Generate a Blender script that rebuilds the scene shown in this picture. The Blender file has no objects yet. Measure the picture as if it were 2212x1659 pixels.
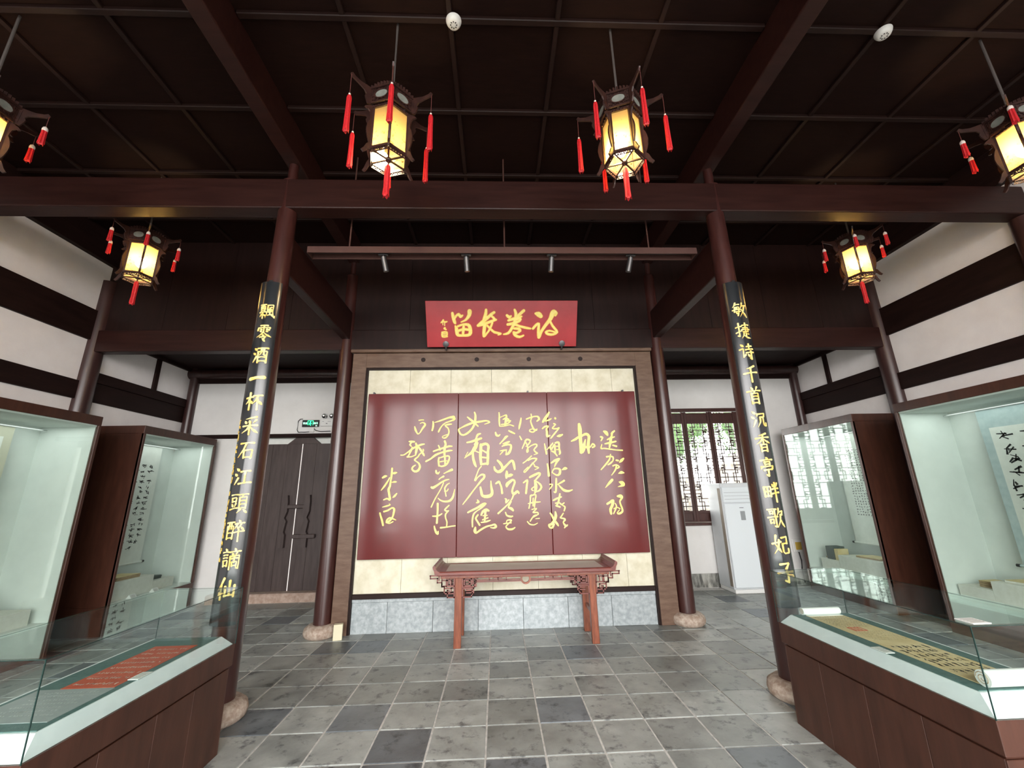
import bpy, bmesh, math, random
from mathutils import Vector, Matrix
C = bpy.context.scene.collection
SC = bpy.context.scene
PI = math.pi
rad = math.radians

# ------------------------------------------------------------------ camera
pitch, yaw, roll, cam_h, focal_px = 0.2621228, 0.041419, -0.02035617, 1.67493, 884.94
cp, sp, cy, sy = math.cos(pitch), math.sin(pitch), math.cos(yaw), math.sin(yaw)
Fv = Vector((sy * cp, cy * cp, sp)); R0 = Vector((cy, -sy, 0)); U0 = R0.cross(Fv)
cr, sr = math.cos(roll), math.sin(roll)
Rv = R0 * cr + U0 * sr; Uv = U0 * cr - R0 * sr
cam = bpy.data.cameras.new('camera'); camo = bpy.data.objects.new('camera', cam); C.objects.link(camo)
cam.sensor_fit = 'HORIZONTAL'; cam.sensor_width = 36; cam.lens = 36 * focal_px / 2212; cam.clip_start = .02; cam.clip_end = 300
M = Matrix((Rv, Uv, -Fv)).transposed().to_4x4(); M.translation = Vector((0, 0, cam_h)); camo.matrix_world = M
SC.camera = camo

# ------------------------------------------------------------------ world and daylight
w = bpy.data.worlds.new('world'); SC.world = w; w.use_nodes = True
bgn = w.node_tree.nodes['Background']
bgn.inputs[0].default_value = (1.0, 0.975, 0.955, 1); bgn.inputs[1].default_value = 5.0
SC.view_settings.view_transform = 'Standard'; SC.view_settings.look = 'None'
SC.view_settings.gamma = 1; SC.view_settings.use_curve_mapping = False
SC.view_settings.exposure = 1.4
SC.cycles.use_denoising = True
SC.cycles.max_bounces = 9; SC.cycles.diffuse_bounces = 4; SC.cycles.glossy_bounces = 4
SC.cycles.transmission_bounces = 6; SC.cycles.transparent_max_bounces = 16
SC.cycles.caustics_reflective = False; SC.cycles.caustics_refractive = False
SC.cycles.sample_clamp_indirect = 6
def portal(name, loc, rot, sx, sz):
    l = bpy.data.lights.new(name, 'AREA'); l.shape = 'RECTANGLE'; l.size = sx; l.size_y = sz
    l.cycles.is_portal = True
    o = bpy.data.objects.new(name, l); C.objects.link(o); o.location = loc; o.rotation_euler = rot
    return o
portal('sky_portal', (0.13, -3.15, 2.4), (rad(90), 0, 0), 12.0, 5.0)
portal('sky_portal', (4.3, 8.05, 2.1), (rad(-90), 0, 0), 2.6, 1.9)

# ------------------------------------------------------------------ helpers
def prop(o, label=None, cat=None, group=None, kind=None):
    if label: o['label'] = label
    if cat: o['category'] = cat
    if group: o['group'] = group
    if kind: o['kind'] = kind
    return o
def thing(name, label, cat, loc=(0, 0, 0), rz=0, group=None):
    o = bpy.data.objects.new(name, None); C.objects.link(o)
    o.location = loc; o.rotation_euler = (0, 0, rz); o.empty_display_size = .1
    return prop(o, label, cat, group)
def dup(src, loc, rz=None, label=None):
    r = src.copy(); C.objects.link(r); r.location = loc
    if rz is not None: r.rotation_euler = (0, 0, rz)
    if label: r['label'] = label
    for ch in list(src.children):
        c = ch.copy(); C.objects.link(c); c.parent = r
        for g in ch.children:
            d = g.copy(); C.objects.link(d); d.parent = c
    return r
class MB:
    def __init__(s, off=(0, 0, 0)):
        s.v = []; s.f = []; s.off = Vector(off)
    def add(s, vs, fs):
        n = len(s.v); s.v += [Vector(p) - s.off for p in vs]; s.f += [tuple(i + n for i in f) for f in fs]; return s
    def box(s, x0, x1, y0, y1, z0, z1):
        if x0 > x1: x0, x1 = x1, x0
        if y0 > y1: y0, y1 = y1, y0
        return s.add([(x0,y0,z0),(x1,y0,z0),(x1,y1,z0),(x0,y1,z0),(x0,y0,z1),(x1,y0,z1),(x1,y1,z1),(x0,y1,z1)],
                     [(0,3,2,1),(4,5,6,7),(0,1,5,4),(1,2,6,5),(2,3,7,6),(3,0,4,7)])
    def cbox(s, x0, x1, y0, y1, z0, z1, c=.004):
        # box with a chamfer round its top and its sides (12 side faces kept few)
        if x0 > x1: x0, x1 = x1, x0
        if y0 > y1: y0, y1 = y1, y0
        def ring(i, z): return [(x0+i,y0+c,z),(x0+c,y0+i,z),(x1-c,y0+i,z),(x1-i,y0+c,z),(x1-i,y1-c,z),(x1-c,y1-i,z),(x0+c,y1-i,z),(x0+i,y1-c,z)]
        vs = ring(c, z0) + ring(0, z0 + c) + ring(0, z1 - c) + ring(c, z1)
        fs = [tuple(reversed(range(8))), tuple(range(24, 32))]
        for k in range(3):
            for i in range(8):
                a = k*8+i; b = k*8+(i+1) % 8; fs.append((a, b, b+8, a+8))
        return s.add(vs, fs)
    def obox(s, p0, p1, wdt, hgt, up=(0, 0, 1)):
        # bar from p0 to p1 with width (sideways) and height (along up)
        p0 = Vector(p0); p1 = Vector(p1); d = (p1 - p0).normalized(); u = Vector(up)
        sd = d.cross(u)
        if sd.length < 1e-5: sd = d.cross(Vector((1, 0, 0)))
        sd.normalize(); u = sd.cross(d).normalized(); a = sd*wdt/2; b = u*hgt/2
        return s.add([p0-a-b,p0+a-b,p0+a+b,p0-a+b,p1-a-b,p1+a-b,p1+a+b,p1-a+b],
                     [(0,3,2,1),(4,5,6,7),(0,1,5,4),(1,2,6,5),(2,3,7,6),(3,0,4,7)])
    def lathe(s, prof, n=24, c=(0, 0), a0=0):
        vs = []; fs = []; m = len(prof)
        for r, z in prof:
            for i in range(n):
                a = a0 + 2*PI*i/n; vs.append((c[0]+r*math.cos(a), c[1]+r*math.sin(a), z))
        for k in range(m-1):
            for i in range(n):
                j = (i+1) % n; fs.append((k*n+i, k*n+j, (k+1)*n+j, (k+1)*n+i))
        fs.append(tuple(reversed(range(n)))); fs.append(tuple(range((m-1)*n, m*n)))
        return s.add(vs, fs)
    def tube(s, pts, r, n=8):
        pts = [Vector(p) for p in pts]; vs = []; fs = []
        for k, p in enumerate(pts):
            d = (pts[min(k+1, len(pts)-1)] - pts[max(k-1, 0)]).normalized()
            a = d.cross(Vector((0, 0, 1)))
            if a.length < 1e-3: a = d.cross(Vector((1, 0, 0)))
            a.normalize(); b = d.cross(a); rr = r[k] if isinstance(r, (list, tuple)) else r
            for i in range(n):
                t = 2*PI*i/n; vs.append(p + a*rr*math.cos(t) + b*rr*math.sin(t))
        for k in range(len(pts)-1):
            for i in range(n):
                j = (i+1) % n; fs.append((k*n+i, (k+1)*n+i, (k+1)*n+j, k*n+j))
        fs.append(tuple(range(n))); fs.append(tuple(reversed(range((len(pts)-1)*n, len(pts)*n))))
        return s.add(vs, fs)
    def prism(s, poly, fn, t):
        # poly: 2-D outline, fn(u, v, d) -> 3-D point, thickness from d=-t/2 to t/2
        n = len(poly); vs = [fn(u, v, -t/2) for u, v in poly] + [fn(u, v, t/2) for u, v in poly]
        fs = [tuple(reversed(range(n))), tuple(range(n, 2*n))]
        for i in range(n):
            j = (i+1) % n; fs.append((i, j, j+n, i+n))
        return s.add(vs, fs)
    def build(s, name, m, parent=None, smooth=False, bevel=0):
        me = bpy.data.meshes.new(name); me.from_pydata([tuple(p) for p in s.v], [], s.f); me.validate()
        bm = bmesh.new(); bm.from_mesh(me); bmesh.ops.recalc_face_normals(bm, faces=bm.faces); bm.to_mesh(me); bm.free()
        me.materials.append(m)
        if smooth:
            for p in me.polygons: p.use_smooth = True
            try: me.set_sharp_from_angle(angle=rad(40))
            except Exception: pass
        o = bpy.data.objects.new(name, me); C.objects.link(o)
        if parent: o.parent = parent
        if bevel:
            b = o.modifiers.new('bevel', 'BEVEL'); b.width = bevel; b.segments = 2; b.limit_method = 'ANGLE'
        return o
def linked(src, name, loc, parent=None, rz=0):
    o = src.copy(); o.name = name; C.objects.link(o); o.location = loc; o.rotation_euler = (0, 0, rz)
    if parent: o.parent = parent
    return o

# ------------------------------------------------------------------ materials
def mat(name, c1, c2=None, rough=.5, scale=6, stretch=(1, 1, 1), bump=0, bscale=None, metal=0, coat=0, croughness=.1, detail=6, per_object=0, lo=.35, hi=.65, spec=.5, rough2=None):
    m = bpy.data.materials.new(name); m.use_nodes = True; nt = m.node_tree; N = nt.nodes; L = nt.links
    b = N['Principled BSDF']
    b.inputs['Base Color'].default_value = (*c1, 1); b.inputs['Roughness'].default_value = rough
    b.inputs['Metallic'].default_value = metal; b.inputs['Coat Weight'].default_value = coat; b.inputs['Coat Roughness'].default_value = croughness
    b.inputs['Specular IOR Level'].default_value = spec
    tc = N.new('ShaderNodeTexCoord'); mp = N.new('ShaderNodeMapping'); mp.inputs['Scale'].default_value = stretch
    L.new(tc.outputs['Object'], mp.inputs[0])
    src = mp.outputs[0]
    oi = None
    if per_object:
        oi = N.new('ShaderNodeObjectInfo'); ad = N.new('ShaderNodeVectorMath'); ad.operation = 'ADD'
        cx = N.new('ShaderNodeVectorMath'); cx.operation = 'SCALE'; cx.inputs[0].default_value = (37, 91, 53)
        L.new(oi.outputs['Random'], cx.inputs['Scale']); L.new(src, ad.inputs[0]); L.new(cx.outputs[0], ad.inputs[1]); src = ad.outputs[0]
    col = None
    if c2:
        no = N.new('ShaderNodeTexNoise'); no.inputs['Scale'].default_value = scale; no.inputs['Detail'].default_value = detail; no.inputs['Roughness'].default_value = .6
        L.new(src, no.inputs['Vector'])
        rp = N.new('ShaderNodeValToRGB'); rp.color_ramp.elements[0].position = lo; rp.color_ramp.elements[1].position = hi
        rp.color_ramp.elements[0].color = (*c1, 1); rp.color_ramp.elements[1].color = (*c2, 1)
        L.new(no.outputs[0], rp.inputs[0]); col = rp.outputs[0]
        if per_object:
            hs = N.new('ShaderNodeMix'); hs.data_type = 'RGBA'; hs.blend_type = 'MULTIPLY'; hs.inputs[0].default_value = 1
            mr = N.new('ShaderNodeMapRange'); mr.inputs['To Min'].default_value = 1 - per_object; mr.inputs['To Max'].default_value = 1.12
            L.new(oi.outputs['Random'], mr.inputs[0]); L.new(col, hs.inputs[6]); L.new(mr.outputs[0], hs.inputs[7]); col = hs.outputs[2]
        L.new(col, b.inputs['Base Color'])
        if rough2 is not None:
            r2 = N.new('ShaderNodeMapRange'); r2.inputs['From Min'].default_value = lo; r2.inputs['From Max'].default_value = hi
            r2.inputs['To Min'].default_value = rough; r2.inputs['To Max'].default_value = rough2
            L.new(no.outputs[0], r2.inputs[0]); L.new(r2.outputs[0], b.inputs['Roughness'])
    if bump:
        n2 = N.new('ShaderNodeTexNoise'); n2.inputs['Scale'].default_value = bscale or scale*4; n2.inputs['Detail'].default_value = 5
        L.new(src, n2.inputs['Vector']); bp = N.new('ShaderNodeBump'); bp.inputs['Strength'].default_value = bump; bp.inputs['Distance'].default_value = .01
        L.new(n2.outputs[0], bp.inputs['Height']); L.new(bp.outputs[0], b.inputs['Normal'])
    return m
def emit(name, col, st):
    m = bpy.data.materials.new(name); m.use_nodes = True; b = m.node_tree.nodes['Principled BSDF']
    b.inputs['Base Color'].default_value = (*col, 1); b.inputs['Emission Color'].default_value = (*col, 1); b.inputs['Emission Strength'].default_value = st
    return m
def glassmat(name, tint, f0=.045):
    m = bpy.data.materials.new(name); m.use_nodes = True; nt = m.node_tree; N = nt.nodes; L = nt.links
    N.remove(N['Principled BSDF']); out = N['Material Output']
    t = N.new('ShaderNodeBsdfTransparent'); t.inputs[0].default_value = (*tint, 1)
    g = N.new('ShaderNodeBsdfGlossy'); g.inputs['Roughness'].default_value = .0; g.inputs['Color'].default_value = (.95, 1, .98, 1)
    lw = N.new('ShaderNodeLayerWeight'); pw = N.new('ShaderNodeMath'); pw.operation = 'POWER'; pw.inputs[1].default_value = 5
    f = N.new('ShaderNodeMapRange'); f.inputs[3].default_value = f0; f.inputs[4].default_value = 1.0
    lw.inputs[0].default_value = .5;  L.new(lw.outputs['Facing'], pw.inputs[0]); L.new(pw.outputs[0], f.inputs[0])
    mx = N.new('ShaderNodeMixShader'); L.new(f.outputs[0], mx.inputs[0]); L.new(t.outputs[0], mx.inputs[1]); L.new(g.outputs[0], mx.inputs[2])
    L.new(mx.outputs[0], out.inputs[0]); return m

ceil_wood = mat('dark_ceiling_board', (.0080, .0023, .0015), (.012, .0038, .0025), .75, 5, (1, 6, 1), bump=.1, spec=.12)
batten_wood = mat('ceiling_batten_wood', (.013, .0052, .0040), (.018, .0075, .006), .5, 6, spec=.25)
beam_wood = mat('brown_lacquered_beam', (.018, .005, .004), (.029, .009, .007), .45, 3, (.6, 6, 6), bump=.08, coat=.06, croughness=.25, spec=.25)
timber = mat('wall_timber', (.011, .0042, .0035), (.018, .0072, .006), .6, 4, (4, .6, 4), bump=.1, spec=.15)
dark_panel = mat('dark_partition_board', (.011, .0036, .0028), (.018, .0064, .0050), .5, 3, (5, 5, .6), coat=.05, croughness=.3, spec=.25)
col_lacquer = mat('column_lacquer', (.034, .0095, .008), (.052, .016, .0135), .32, 5, (3, 3, .5), bump=.05, coat=.5, croughness=.22)
wallcol = mat('wall_column_lacquer', (.030, .012, .011), (.050, .020, .018), .35, 5, (3, 3, .5), coat=.3, croughness=.25)
frame_wood = mat('brown_frame_wood', (.095, .048, .028), (.15, .090, .058), .5, 4, (1.2, 1.2, 5), bump=.1, coat=.15, croughness=.3)
plaster = mat('white_plaster', (.82, .775, .76), (.88, .84, .825), .85, 3, bump=.1, bscale=60)
plaster_b = mat('back_wall_plaster', (.74, .73, .71), (.82, .81, .79), .85, 1.5, bump=.1, bscale=60)
damp = mat('damp_plaster', (.10, .10, .09), (.42, .42, .38), .8, 5, (2, 2, .6), lo=.4, hi=.6)
cream = mat('aged_cream_board', (.56, .52, .37), (.72, .69, .55), .6, 5, bump=.05, lo=.3, hi=.6)
bluestone = mat('blue_grey_marble', (.29, .33, .345), (.50, .545, .56), .42, 20, lo=.38, hi=.74, detail=9, per_object=.08)
grout = mat('lime_grout', (.50, .495, .47), (.70, .69, .66), .9, 20, bump=.3)
drumstone = mat('column_base_stone', (.30, .22, .17), (.50, .42, .35), .8, 22, bump=.35, lo=.4, hi=.65)
red_lacquer = mat('crimson_lacquer', (.095, .004, .004), (.122, .006, .006), .40, 2, (1, 1, .7), coat=.50, croughness=.12, spec=.3)
plaque_red = mat('plaque_red_lacquer', (.34, .008, .014), (.42, .017, .024), .35, 3, coat=.35, croughness=.22)
gilt = mat('gilt', (.88, .72, .17), (.94, .80, .26), .45, 25, metal=0)
gilt_dark = mat('deep_gilt', (.80, .46, .05), (.90, .66, .14), .38, 30, metal=0.1)
gilt_warm = mat('warm_gilt', (.90, .52, .10), (.95, .78, .30), .42, 14, metal=0.05, lo=.38, hi=.58)
black_lacquer = mat('black_lacquer', (.010, .012, .014), (.016, .018, .020), .22, 3, coat=.4, croughness=.18)
case_wood = mat('case_brown_veneer', (.040, .0120, .0060), (.064, .021, .0115), .45, 5, (3, 3, .5), bump=.05, coat=.12, croughness=.3)
case_inner = mat('pale_case_lining', (.64, .68, .655), (.70, .74, .715), .8, 3)
riser_white = mat('white_riser_fabric', (.66, .66, .60), (.72, .72, .67), .9, 20)
bed_white = mat('white_sloping_bed', (.72, .79, .79), (.78, .84, .84), .8, 12)
teal = mat('teal_cloth', (.055, .12, .11), (.08, .16, .145), .9, 40, bump=.2)
rosewood = mat('rosewood', (.135, .034, .015), (.26, .076, .036), .40, 6, (6, 6, .8), bump=.05, coat=.15, croughness=.2)
rosewood_dk = mat('dark_rosewood', (.10, .018, .012), (.19, .040, .026), .36, 6, (.8, 6, 6), coat=.25, croughness=.2)
table_inlay = mat('grey_table_panel', (.46, .45, .41), (.52, .51, .47), .35, 5, coat=.12, croughness=.08)
rod_grey = mat('grey_painted_rod', (.10, .085, .08), None, .5)
tape_m = mat('dull_brown_tape', (.22, .18, .14), (.32, .27, .22), .7, 12, (6, 6, 1))
metal_grey = mat('grey_metal', (.12, .12, .125), None, .4, metal=.8)
chrome = mat('polished_steel', (.6, .6, .6), None, .2, metal=1)
white_plastic = mat('white_plastic', (.78, .78, .76), None, .4)
black_plastic = mat('black_rubber', (.015, .015, .016), None, .5)
track_brown = mat('brown_painted_track', (.075, .032, .026), (.085, .038, .030), .5, 8)
door_black = mat('blackened_door_boards', (.040, .025, .023), (.064, .044, .041), .5, 4, (4, 4, .5), bump=.08)
sill_stone = mat('pink_threshold_stone', (.32, .22, .17), (.46, .35, .29), .8, 15, bump=.2)
redsilk = mat('red_silk', (.42, .005, .009), (.56, .010, .016), .6, 60)
lattice_wood = mat('window_frame_wood', (.040, .013, .010), (.065, .022, .017), .4, 5, (5, 5, .7))
paper_w = mat('white_paper', (.74, .76, .72), (.80, .82, .78), .9, 10)
paper_y = mat('aged_yellow_paper', (.60, .47, .23), (.74, .62, .36), .85, 6)
paper_o = mat('orange_red_paper', (.42, .060, .022), (.54, .10, .04), .85, 8)
paper_g = mat('grey_paper', (.26, .30, .29), (.31, .35, .34), .9, 8)
ink = mat('black_ink', (.012, .013, .015), None, .7)
ink_soft = mat('faded_ink', (.10, .085, .055), None, .8)
inkw = mat('white_ink', (.85, .72, .62), None, .8)
inkg = mat('pale_grey_ink', (.60, .63, .61), None, .8)
blue_silk = mat('pale_blue_silk_mount', (.42, .52, .54), (.50, .60, .61), .85, 12)
book_brown = mat('old_brown_book_paper', (.32, .22, .12), (.46, .34, .21), .85, 14)
book_dark = mat('dark_book_cover', (.05, .07, .07), (.09, .11, .10), .7, 14)
glass_case = glassmat('case_glass', (.945, .985, .965), .035)
glass_low = glassmat('tinted_vitrine_glass', (.945, .98, .972), .034)
seal_red = mat('red_seal', (.5, .04, .02), None, .8)
leafm = mat('garden_foliage', (.025, .075, .012), (.07, .15, .03), .6, 6)
rockm = mat('garden_rock', (.12, .105, .085), (.30, .28, .25), .9, 5, bump=.6)
groundm = mat('courtyard_paving', (.20, .20, .19), (.28, .28, .27), .9, 4, bump=.2)

def tile_material():
    m = mat('slate_floor_tile', (.225, .24, .228), (.46, .485, .462), .30, 3.2, bump=.16, bscale=26, per_object=.36, lo=.30, hi=.70, rough2=.50, detail=9)
    nt = m.node_tree; N = nt.nodes; L = nt.links; b = N['Principled BSDF']
    base = b.inputs['Base Color'].links[0].from_socket
    ad = next(n for n in N if n.type == 'VECT_MATH' and n.operation == 'ADD')
    n = N.new('ShaderNodeTexNoise'); n.inputs['Scale'].default_value = 9; n.inputs['Detail'].default_value = 10; n.inputs['Roughness'].default_value = .7
    L.new(ad.outputs[0], n.inputs['Vector'])
    rp = N.new('ShaderNodeValToRGB'); e = rp.color_ramp.elements; e[0].position = .34; e[0].color = (.34, .35, .37, 1); e[1].position = .46; e[1].color = (1, 1, 1, 1)
    e2 = e.new(.66); e2.color = (1, 1, 1, 1); e3 = e.new(.74); e3.color = (1.35, 1.33, 1.28, 1)
    L.new(n.outputs[0], rp.inputs[0])
    mx = N.new('ShaderNodeMix'); mx.data_type = 'RGBA'; mx.blend_type = 'MULTIPLY'; mx.inputs[0].default_value = 1
    L.new(base, mx.inputs[6]); L.new(rp.outputs[0], mx.inputs[7])
    # a few tiles are of a darker blue-grey firing
    oi = next(n for n in N if n.type == 'OBJECT_INFO'); fr = N.new('ShaderNodeMath'); fr.operation = 'MULTIPLY'; fr.inputs[1].default_value = 17.3
    f2 = N.new('ShaderNodeMath'); f2.operation = 'FRACT'; L.new(oi.outputs['Random'], fr.inputs[0]); L.new(fr.outputs[0], f2.inputs[0])
    rd = N.new('ShaderNodeValToRGB'); rd.color_ramp.interpolation = 'CONSTANT'; q = rd.color_ramp.elements; q[0].position = 0; q[0].color = (.50, .53, .60, 1); q[1].position = .09; q[1].color = (1, 1, 1, 1)
    q3 = q.new(.8); q3.color = (.80, .80, .80, 1); L.new(f2.outputs[0], rd.inputs[0])
    m2 = N.new('ShaderNodeMix'); m2.data_type = 'RGBA'; m2.blend_type = 'MULTIPLY'; m2.inputs[0].default_value = 1
    L.new(mx.outputs[2], m2.inputs[6]); L.new(rd.outputs[0], m2.inputs[7]); L.new(m2.outputs[2], b.inputs['Base Color'])
    return m
tile_m = tile_material()

# ------------------------------------------------------------------ main dimensions
XL, XR, XC = -2.22, 2.48, 0.13            # hall columns
WL, WR = -5.87, 6.13                      # side walls (plaster face)
YF, YB, YW = 3.87, 5.87, 7.85             # front row, rear row, back wall
YS = -3.0                                 # open front of the hall
ZC = 5.62

# ------------------------------------------------------------------ floor
fl = MB().box(WL-.3, WR+.3, YS-.2, YW+.3, -.2, -.006).build('floor', grout); prop(fl, kind='structure')
T = .4; gx, gy = -.091, 5.640
rng = random.Random(5)
tb = MB().cbox(.007, T-.007, .007, T-.007, -.02, 0, .003).build('tile', tile_m, fl)
first = True; rest = MB(); ntile = 0
cells = []
for j in range(-22, 7):
    for i in range(-16, 18):
        x0 = gx + i*T; y0 = gy + j*T
        if x0 < WL-.1 or x0+T > WR+.1 or y0+T > YW+.05 or y0 < YS: continue
        ang = abs((x0+T/2)/max(y0+.3, .1))
        vis = y0 > 2.1 and ang < 1.02 and not (x0+T < -2.2 and y0+T < 3.2) and not (x0 > 2.6 and y0+T < 3.3)
        cells.append((0 if vis else 1, y0, i, j, x0, y0))
cells.sort()
for k, (q, _, i, j, x0, y0) in enumerate(cells):
    dz = rng.uniform(-.0018, .0012)
    if k < 300 and q == 0:
        o = tb if first else linked(tb, 'tile', (0, 0, 0), fl)
        first = False
        o.location = (x0 + rng.uniform(-.0015, .0015), y0 + rng.uniform(-.0015, .0015), dz); o.rotation_euler = (0, 0, rng.uniform(-.003, .003))
    else:
        rest.cbox(x0+.007, x0+T-.007, y0+.007, y0+T-.007, -.02, dz, .003)
prop(rest.build('tiles', tile_m, fl), kind='stuff')

# ------------------------------------------------------------------ walls
def structure(mb, name, m, parent=None, **k):
    o = mb.build(name, m, parent, **k)
    if not parent: prop(o, kind='structure')
    return o
structure(MB().box(WL-.25, WL, YS, YW+.25, -.2, ZC+.1), 'wall_left', plaster)
structure(MB().box(WR, WR+.25, YS, YW+.25, -.2, ZC+.1), 'wall_right', plaster)
# back wall, pieced round the door (left bay) and the window (right bay)
DX0, DX1, DZ = -4.78, -2.52, 2.76
WX0, WX1, WZ0, WZ1 = 3.06, 5.34, 1.045, 3.24
bw = MB()
bw.box(WL, DX0, YW, YW+.25, -.2, ZC); bw.box(DX0, DX1, YW, YW+.25, DZ+.09, ZC); bw.box(DX1, WX0, YW, YW+.25, -.2, ZC)
bw.box(WX0, WX1, YW, YW+.25, -.2, WZ0); bw.box(WX0, WX1, YW, YW+.25, WZ1, ZC); bw.box(WX1, WR, YW, YW+.25, -.2, ZC)
wb = structure(bw, 'wall_back', plaster_b)
structure(MB().box(2.6, 5.9, YW-.012, YW, 0, .23), 'baseboard_back', damp)
# front wall of the hall, open bays with posts, a header above
fw = MB().box(WL, WR, YS-.25, YS, 4.9, ZC).box(WL, -4.9, YS-.25, YS, -.2, 4.9).box(5.1, WR, YS-.25, YS, -.2, 4.9)
structure(fw, 'wall_front', dark_panel)
po = MB()
for x in (-4.0, -3.1, -2.22, 2.48, 3.4, 4.25): po.box(x-.07, x+.07, YS-.15, YS, -.05, 4.9)
structure(po, 'trim_9', timber)

# ------------------------------------------------------------------ ceiling: slab, boards, battens
ce = structure(MB().box(WL-.25, WR+.25, YS-.3, YW+.3, ZC+.02, ZC+.2), 'ceiling', ceil_wood)
xs = [-5.9, -5.02, -4.12, -3.21, -2.22, -1.26, -.36, .56, 1.46, 2.48, 3.45, 4.35, 5.25, 6.15]
ys = [-3.0, -1.8, -.9, -.03, .85, 1.72, 2.59, 3.46, 4.36, 5.25, 5.87]
for a in range(len(xs)-1):
    for b in range(len(ys)-1):
        MB().box(xs[a]+.012, xs[a+1]-.012, ys[b]+.012, ys[b+1]-.012, ZC, ZC+.03).build('panel', ceil_wood, ce)
for x in xs[1:-1]:
    if x in (-2.22, 2.48): continue
    MB().cbox(x-.022, x+.022, YS, YB, ZC-.035, ZC+.0, .005).build('batten', batten_wood, ce)
for y in ys[1:-1]:
    for a, b in ((WL, XL), (XL, XR), (XR, WR)):
        MB().cbox(a+.09, b-.09, y-.026, y+.026, ZC-.040, ZC+.0, .006).build('batten', batten_wood, ce)
# low rear ceiling behind the second row of columns
structure(MB().box(WL, WR, YB+.1, YW+.1, 4.12, 4.3), 'ceiling', timber)

# ------------------------------------------------------------------ beams
def beam(n, mb, m=beam_wood, bevel=.012): return structure(mb, 'trim_%d' % n, m, bevel=bevel)
beam(1, MB().box(WL, WR, YF-.09, YF+.09, 4.645, 5.01))
beam(2, MB().box(WL, XL-.02, YB-.08, YB+.08, 3.775, 4.105))
beam(2, MB().box(XR+.02, WR, YB-.08, YB+.08, 3.775, 4.105))
beam(2, MB().box(XL, XR, YB-.05, YB+.06, 3.79, 4.105), dark_panel)
for n, x in ((3, XL), (3, XR)):
    beam(n, MB().box(x-.08, x+.08, YS, YB, 5.25, ZC))
    beam(4, MB().box(x-.06, x+.06, YF, YB, 3.945, 4.385))
# dark boarding above the rear beams, board by board
pb = structure(MB().box(WL, WR, YB, YB+.03, 4.1, ZC), 'wall_partition', dark_panel)
e = [WL, -4.95, -4.03, -3.1, XL, -1.3, -.34, .6, 1.54, XR, 3.4, 4.3, 5.2, WR]
for a, b in zip(e, e[1:]):
    MB().box(a+.002, b-.002, YB-.022, YB, 4.11, ZC-.01).build('board', dark_panel, pb)
# timbers of the side walls
for sx, xw in ((1, WL), (-1, WR)):
    s = 'left' if sx > 0 else 'right'
    X = lambda d: xw + sx*d
    n = 5 if sx > 0 else 6
    def tim(y0, y1, z0, z1, d=.035): beam(n, MB().box(X(-.02), X(d), y0, y1, z0, z1), timber, .006)
    tim(YS, YB, 3.945, 4.40); tim(YS, YB, 3.077, 3.335); tim(YS, YB, 5.15, ZC, .08)
    tim(YB, YW, 3.36, 3.51, .06); tim(YB, YW, 3.08, 3.36, .035); tim(YB, YW, 4.06, 4.14, .05)
    tim(6.98, 7.06, 3.51, 4.1)
# eaves purlin on the back wall, lintel over door
structure(MB().tube([(WL, YW-.04, 4.02), (WR, YW-.04, 4.02)], .10, 16), 'trim_7', wallcol, smooth=True)
beam(8, MB().box(WL, WR, YW-.05, YW+.01, 3.84, 3.93), timber, .006)
beam(8, MB().box(WL, DX1+.35, YW-.06, YW+.01, 2.775, 2.845), timber, .006)

# ------------------------------------------------------------------ columns
def column(loc, r0, r1, zt, m, label, stone=True, group=None, cut=None):
    t = thing('timber_column', label, 'column', (loc[0], loc[1], 0))
    prof = [(r0*.99, .14 if stone else 0), (r0, .3), (r0*.99, 1.6), ((r0+r1)/2, 3.2), (r1, 4.6)]
    if zt > 5.2: prof += [(r1*.98, 5.02), (r1*.55, 5.05), (r1*.5, zt)]
    else: prof += [(r1, zt)]
    MB().lathe(prof, 32).build('shaft', m, t, smooth=True)
    if stone:
        MB().lathe([(.175, -.005), (.205, .02), (.215, .06), (.205, .105), (.16, .14), (.1, .142)], 28).build('stone_base', drumstone, t, smooth=True)
    return t
column((XL, YF), .115, .092, 5.6, col_lacquer, 'front left hall column, brown lacquered, behind the left black couplet board')
column((XR, YF), .115, .092, 5.6, col_lacquer, 'front right hall column, brown lacquered, behind the right black couplet board')
column((XL, YB), .108, .088, 5.6, col_lacquer, 'round red-brown column left of the big red panel, on a stone drum')
column((XR, YB), .108, .088, 5.6, col_lacquer, 'round red-brown column right of the big red panel, on a stone drum')
for x, s in ((WL, 'left'), (WR, 'right')):
    column((x, YF), .13, .12, 4.64, wallcol, 'dark wall column under the front beam on the %s white wall' % s, False)
    column((x, YB), .13, .115, 4.9, wallcol, 'dark wall column between the two tall %s wall cases' % s, False)
    column((x+(.09 if x < 0 else -.07), YW-.03), .085, .08, 4.1, wallcol, 'slim dark corner post where the %s wall meets the back wall' % s, False)
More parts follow.
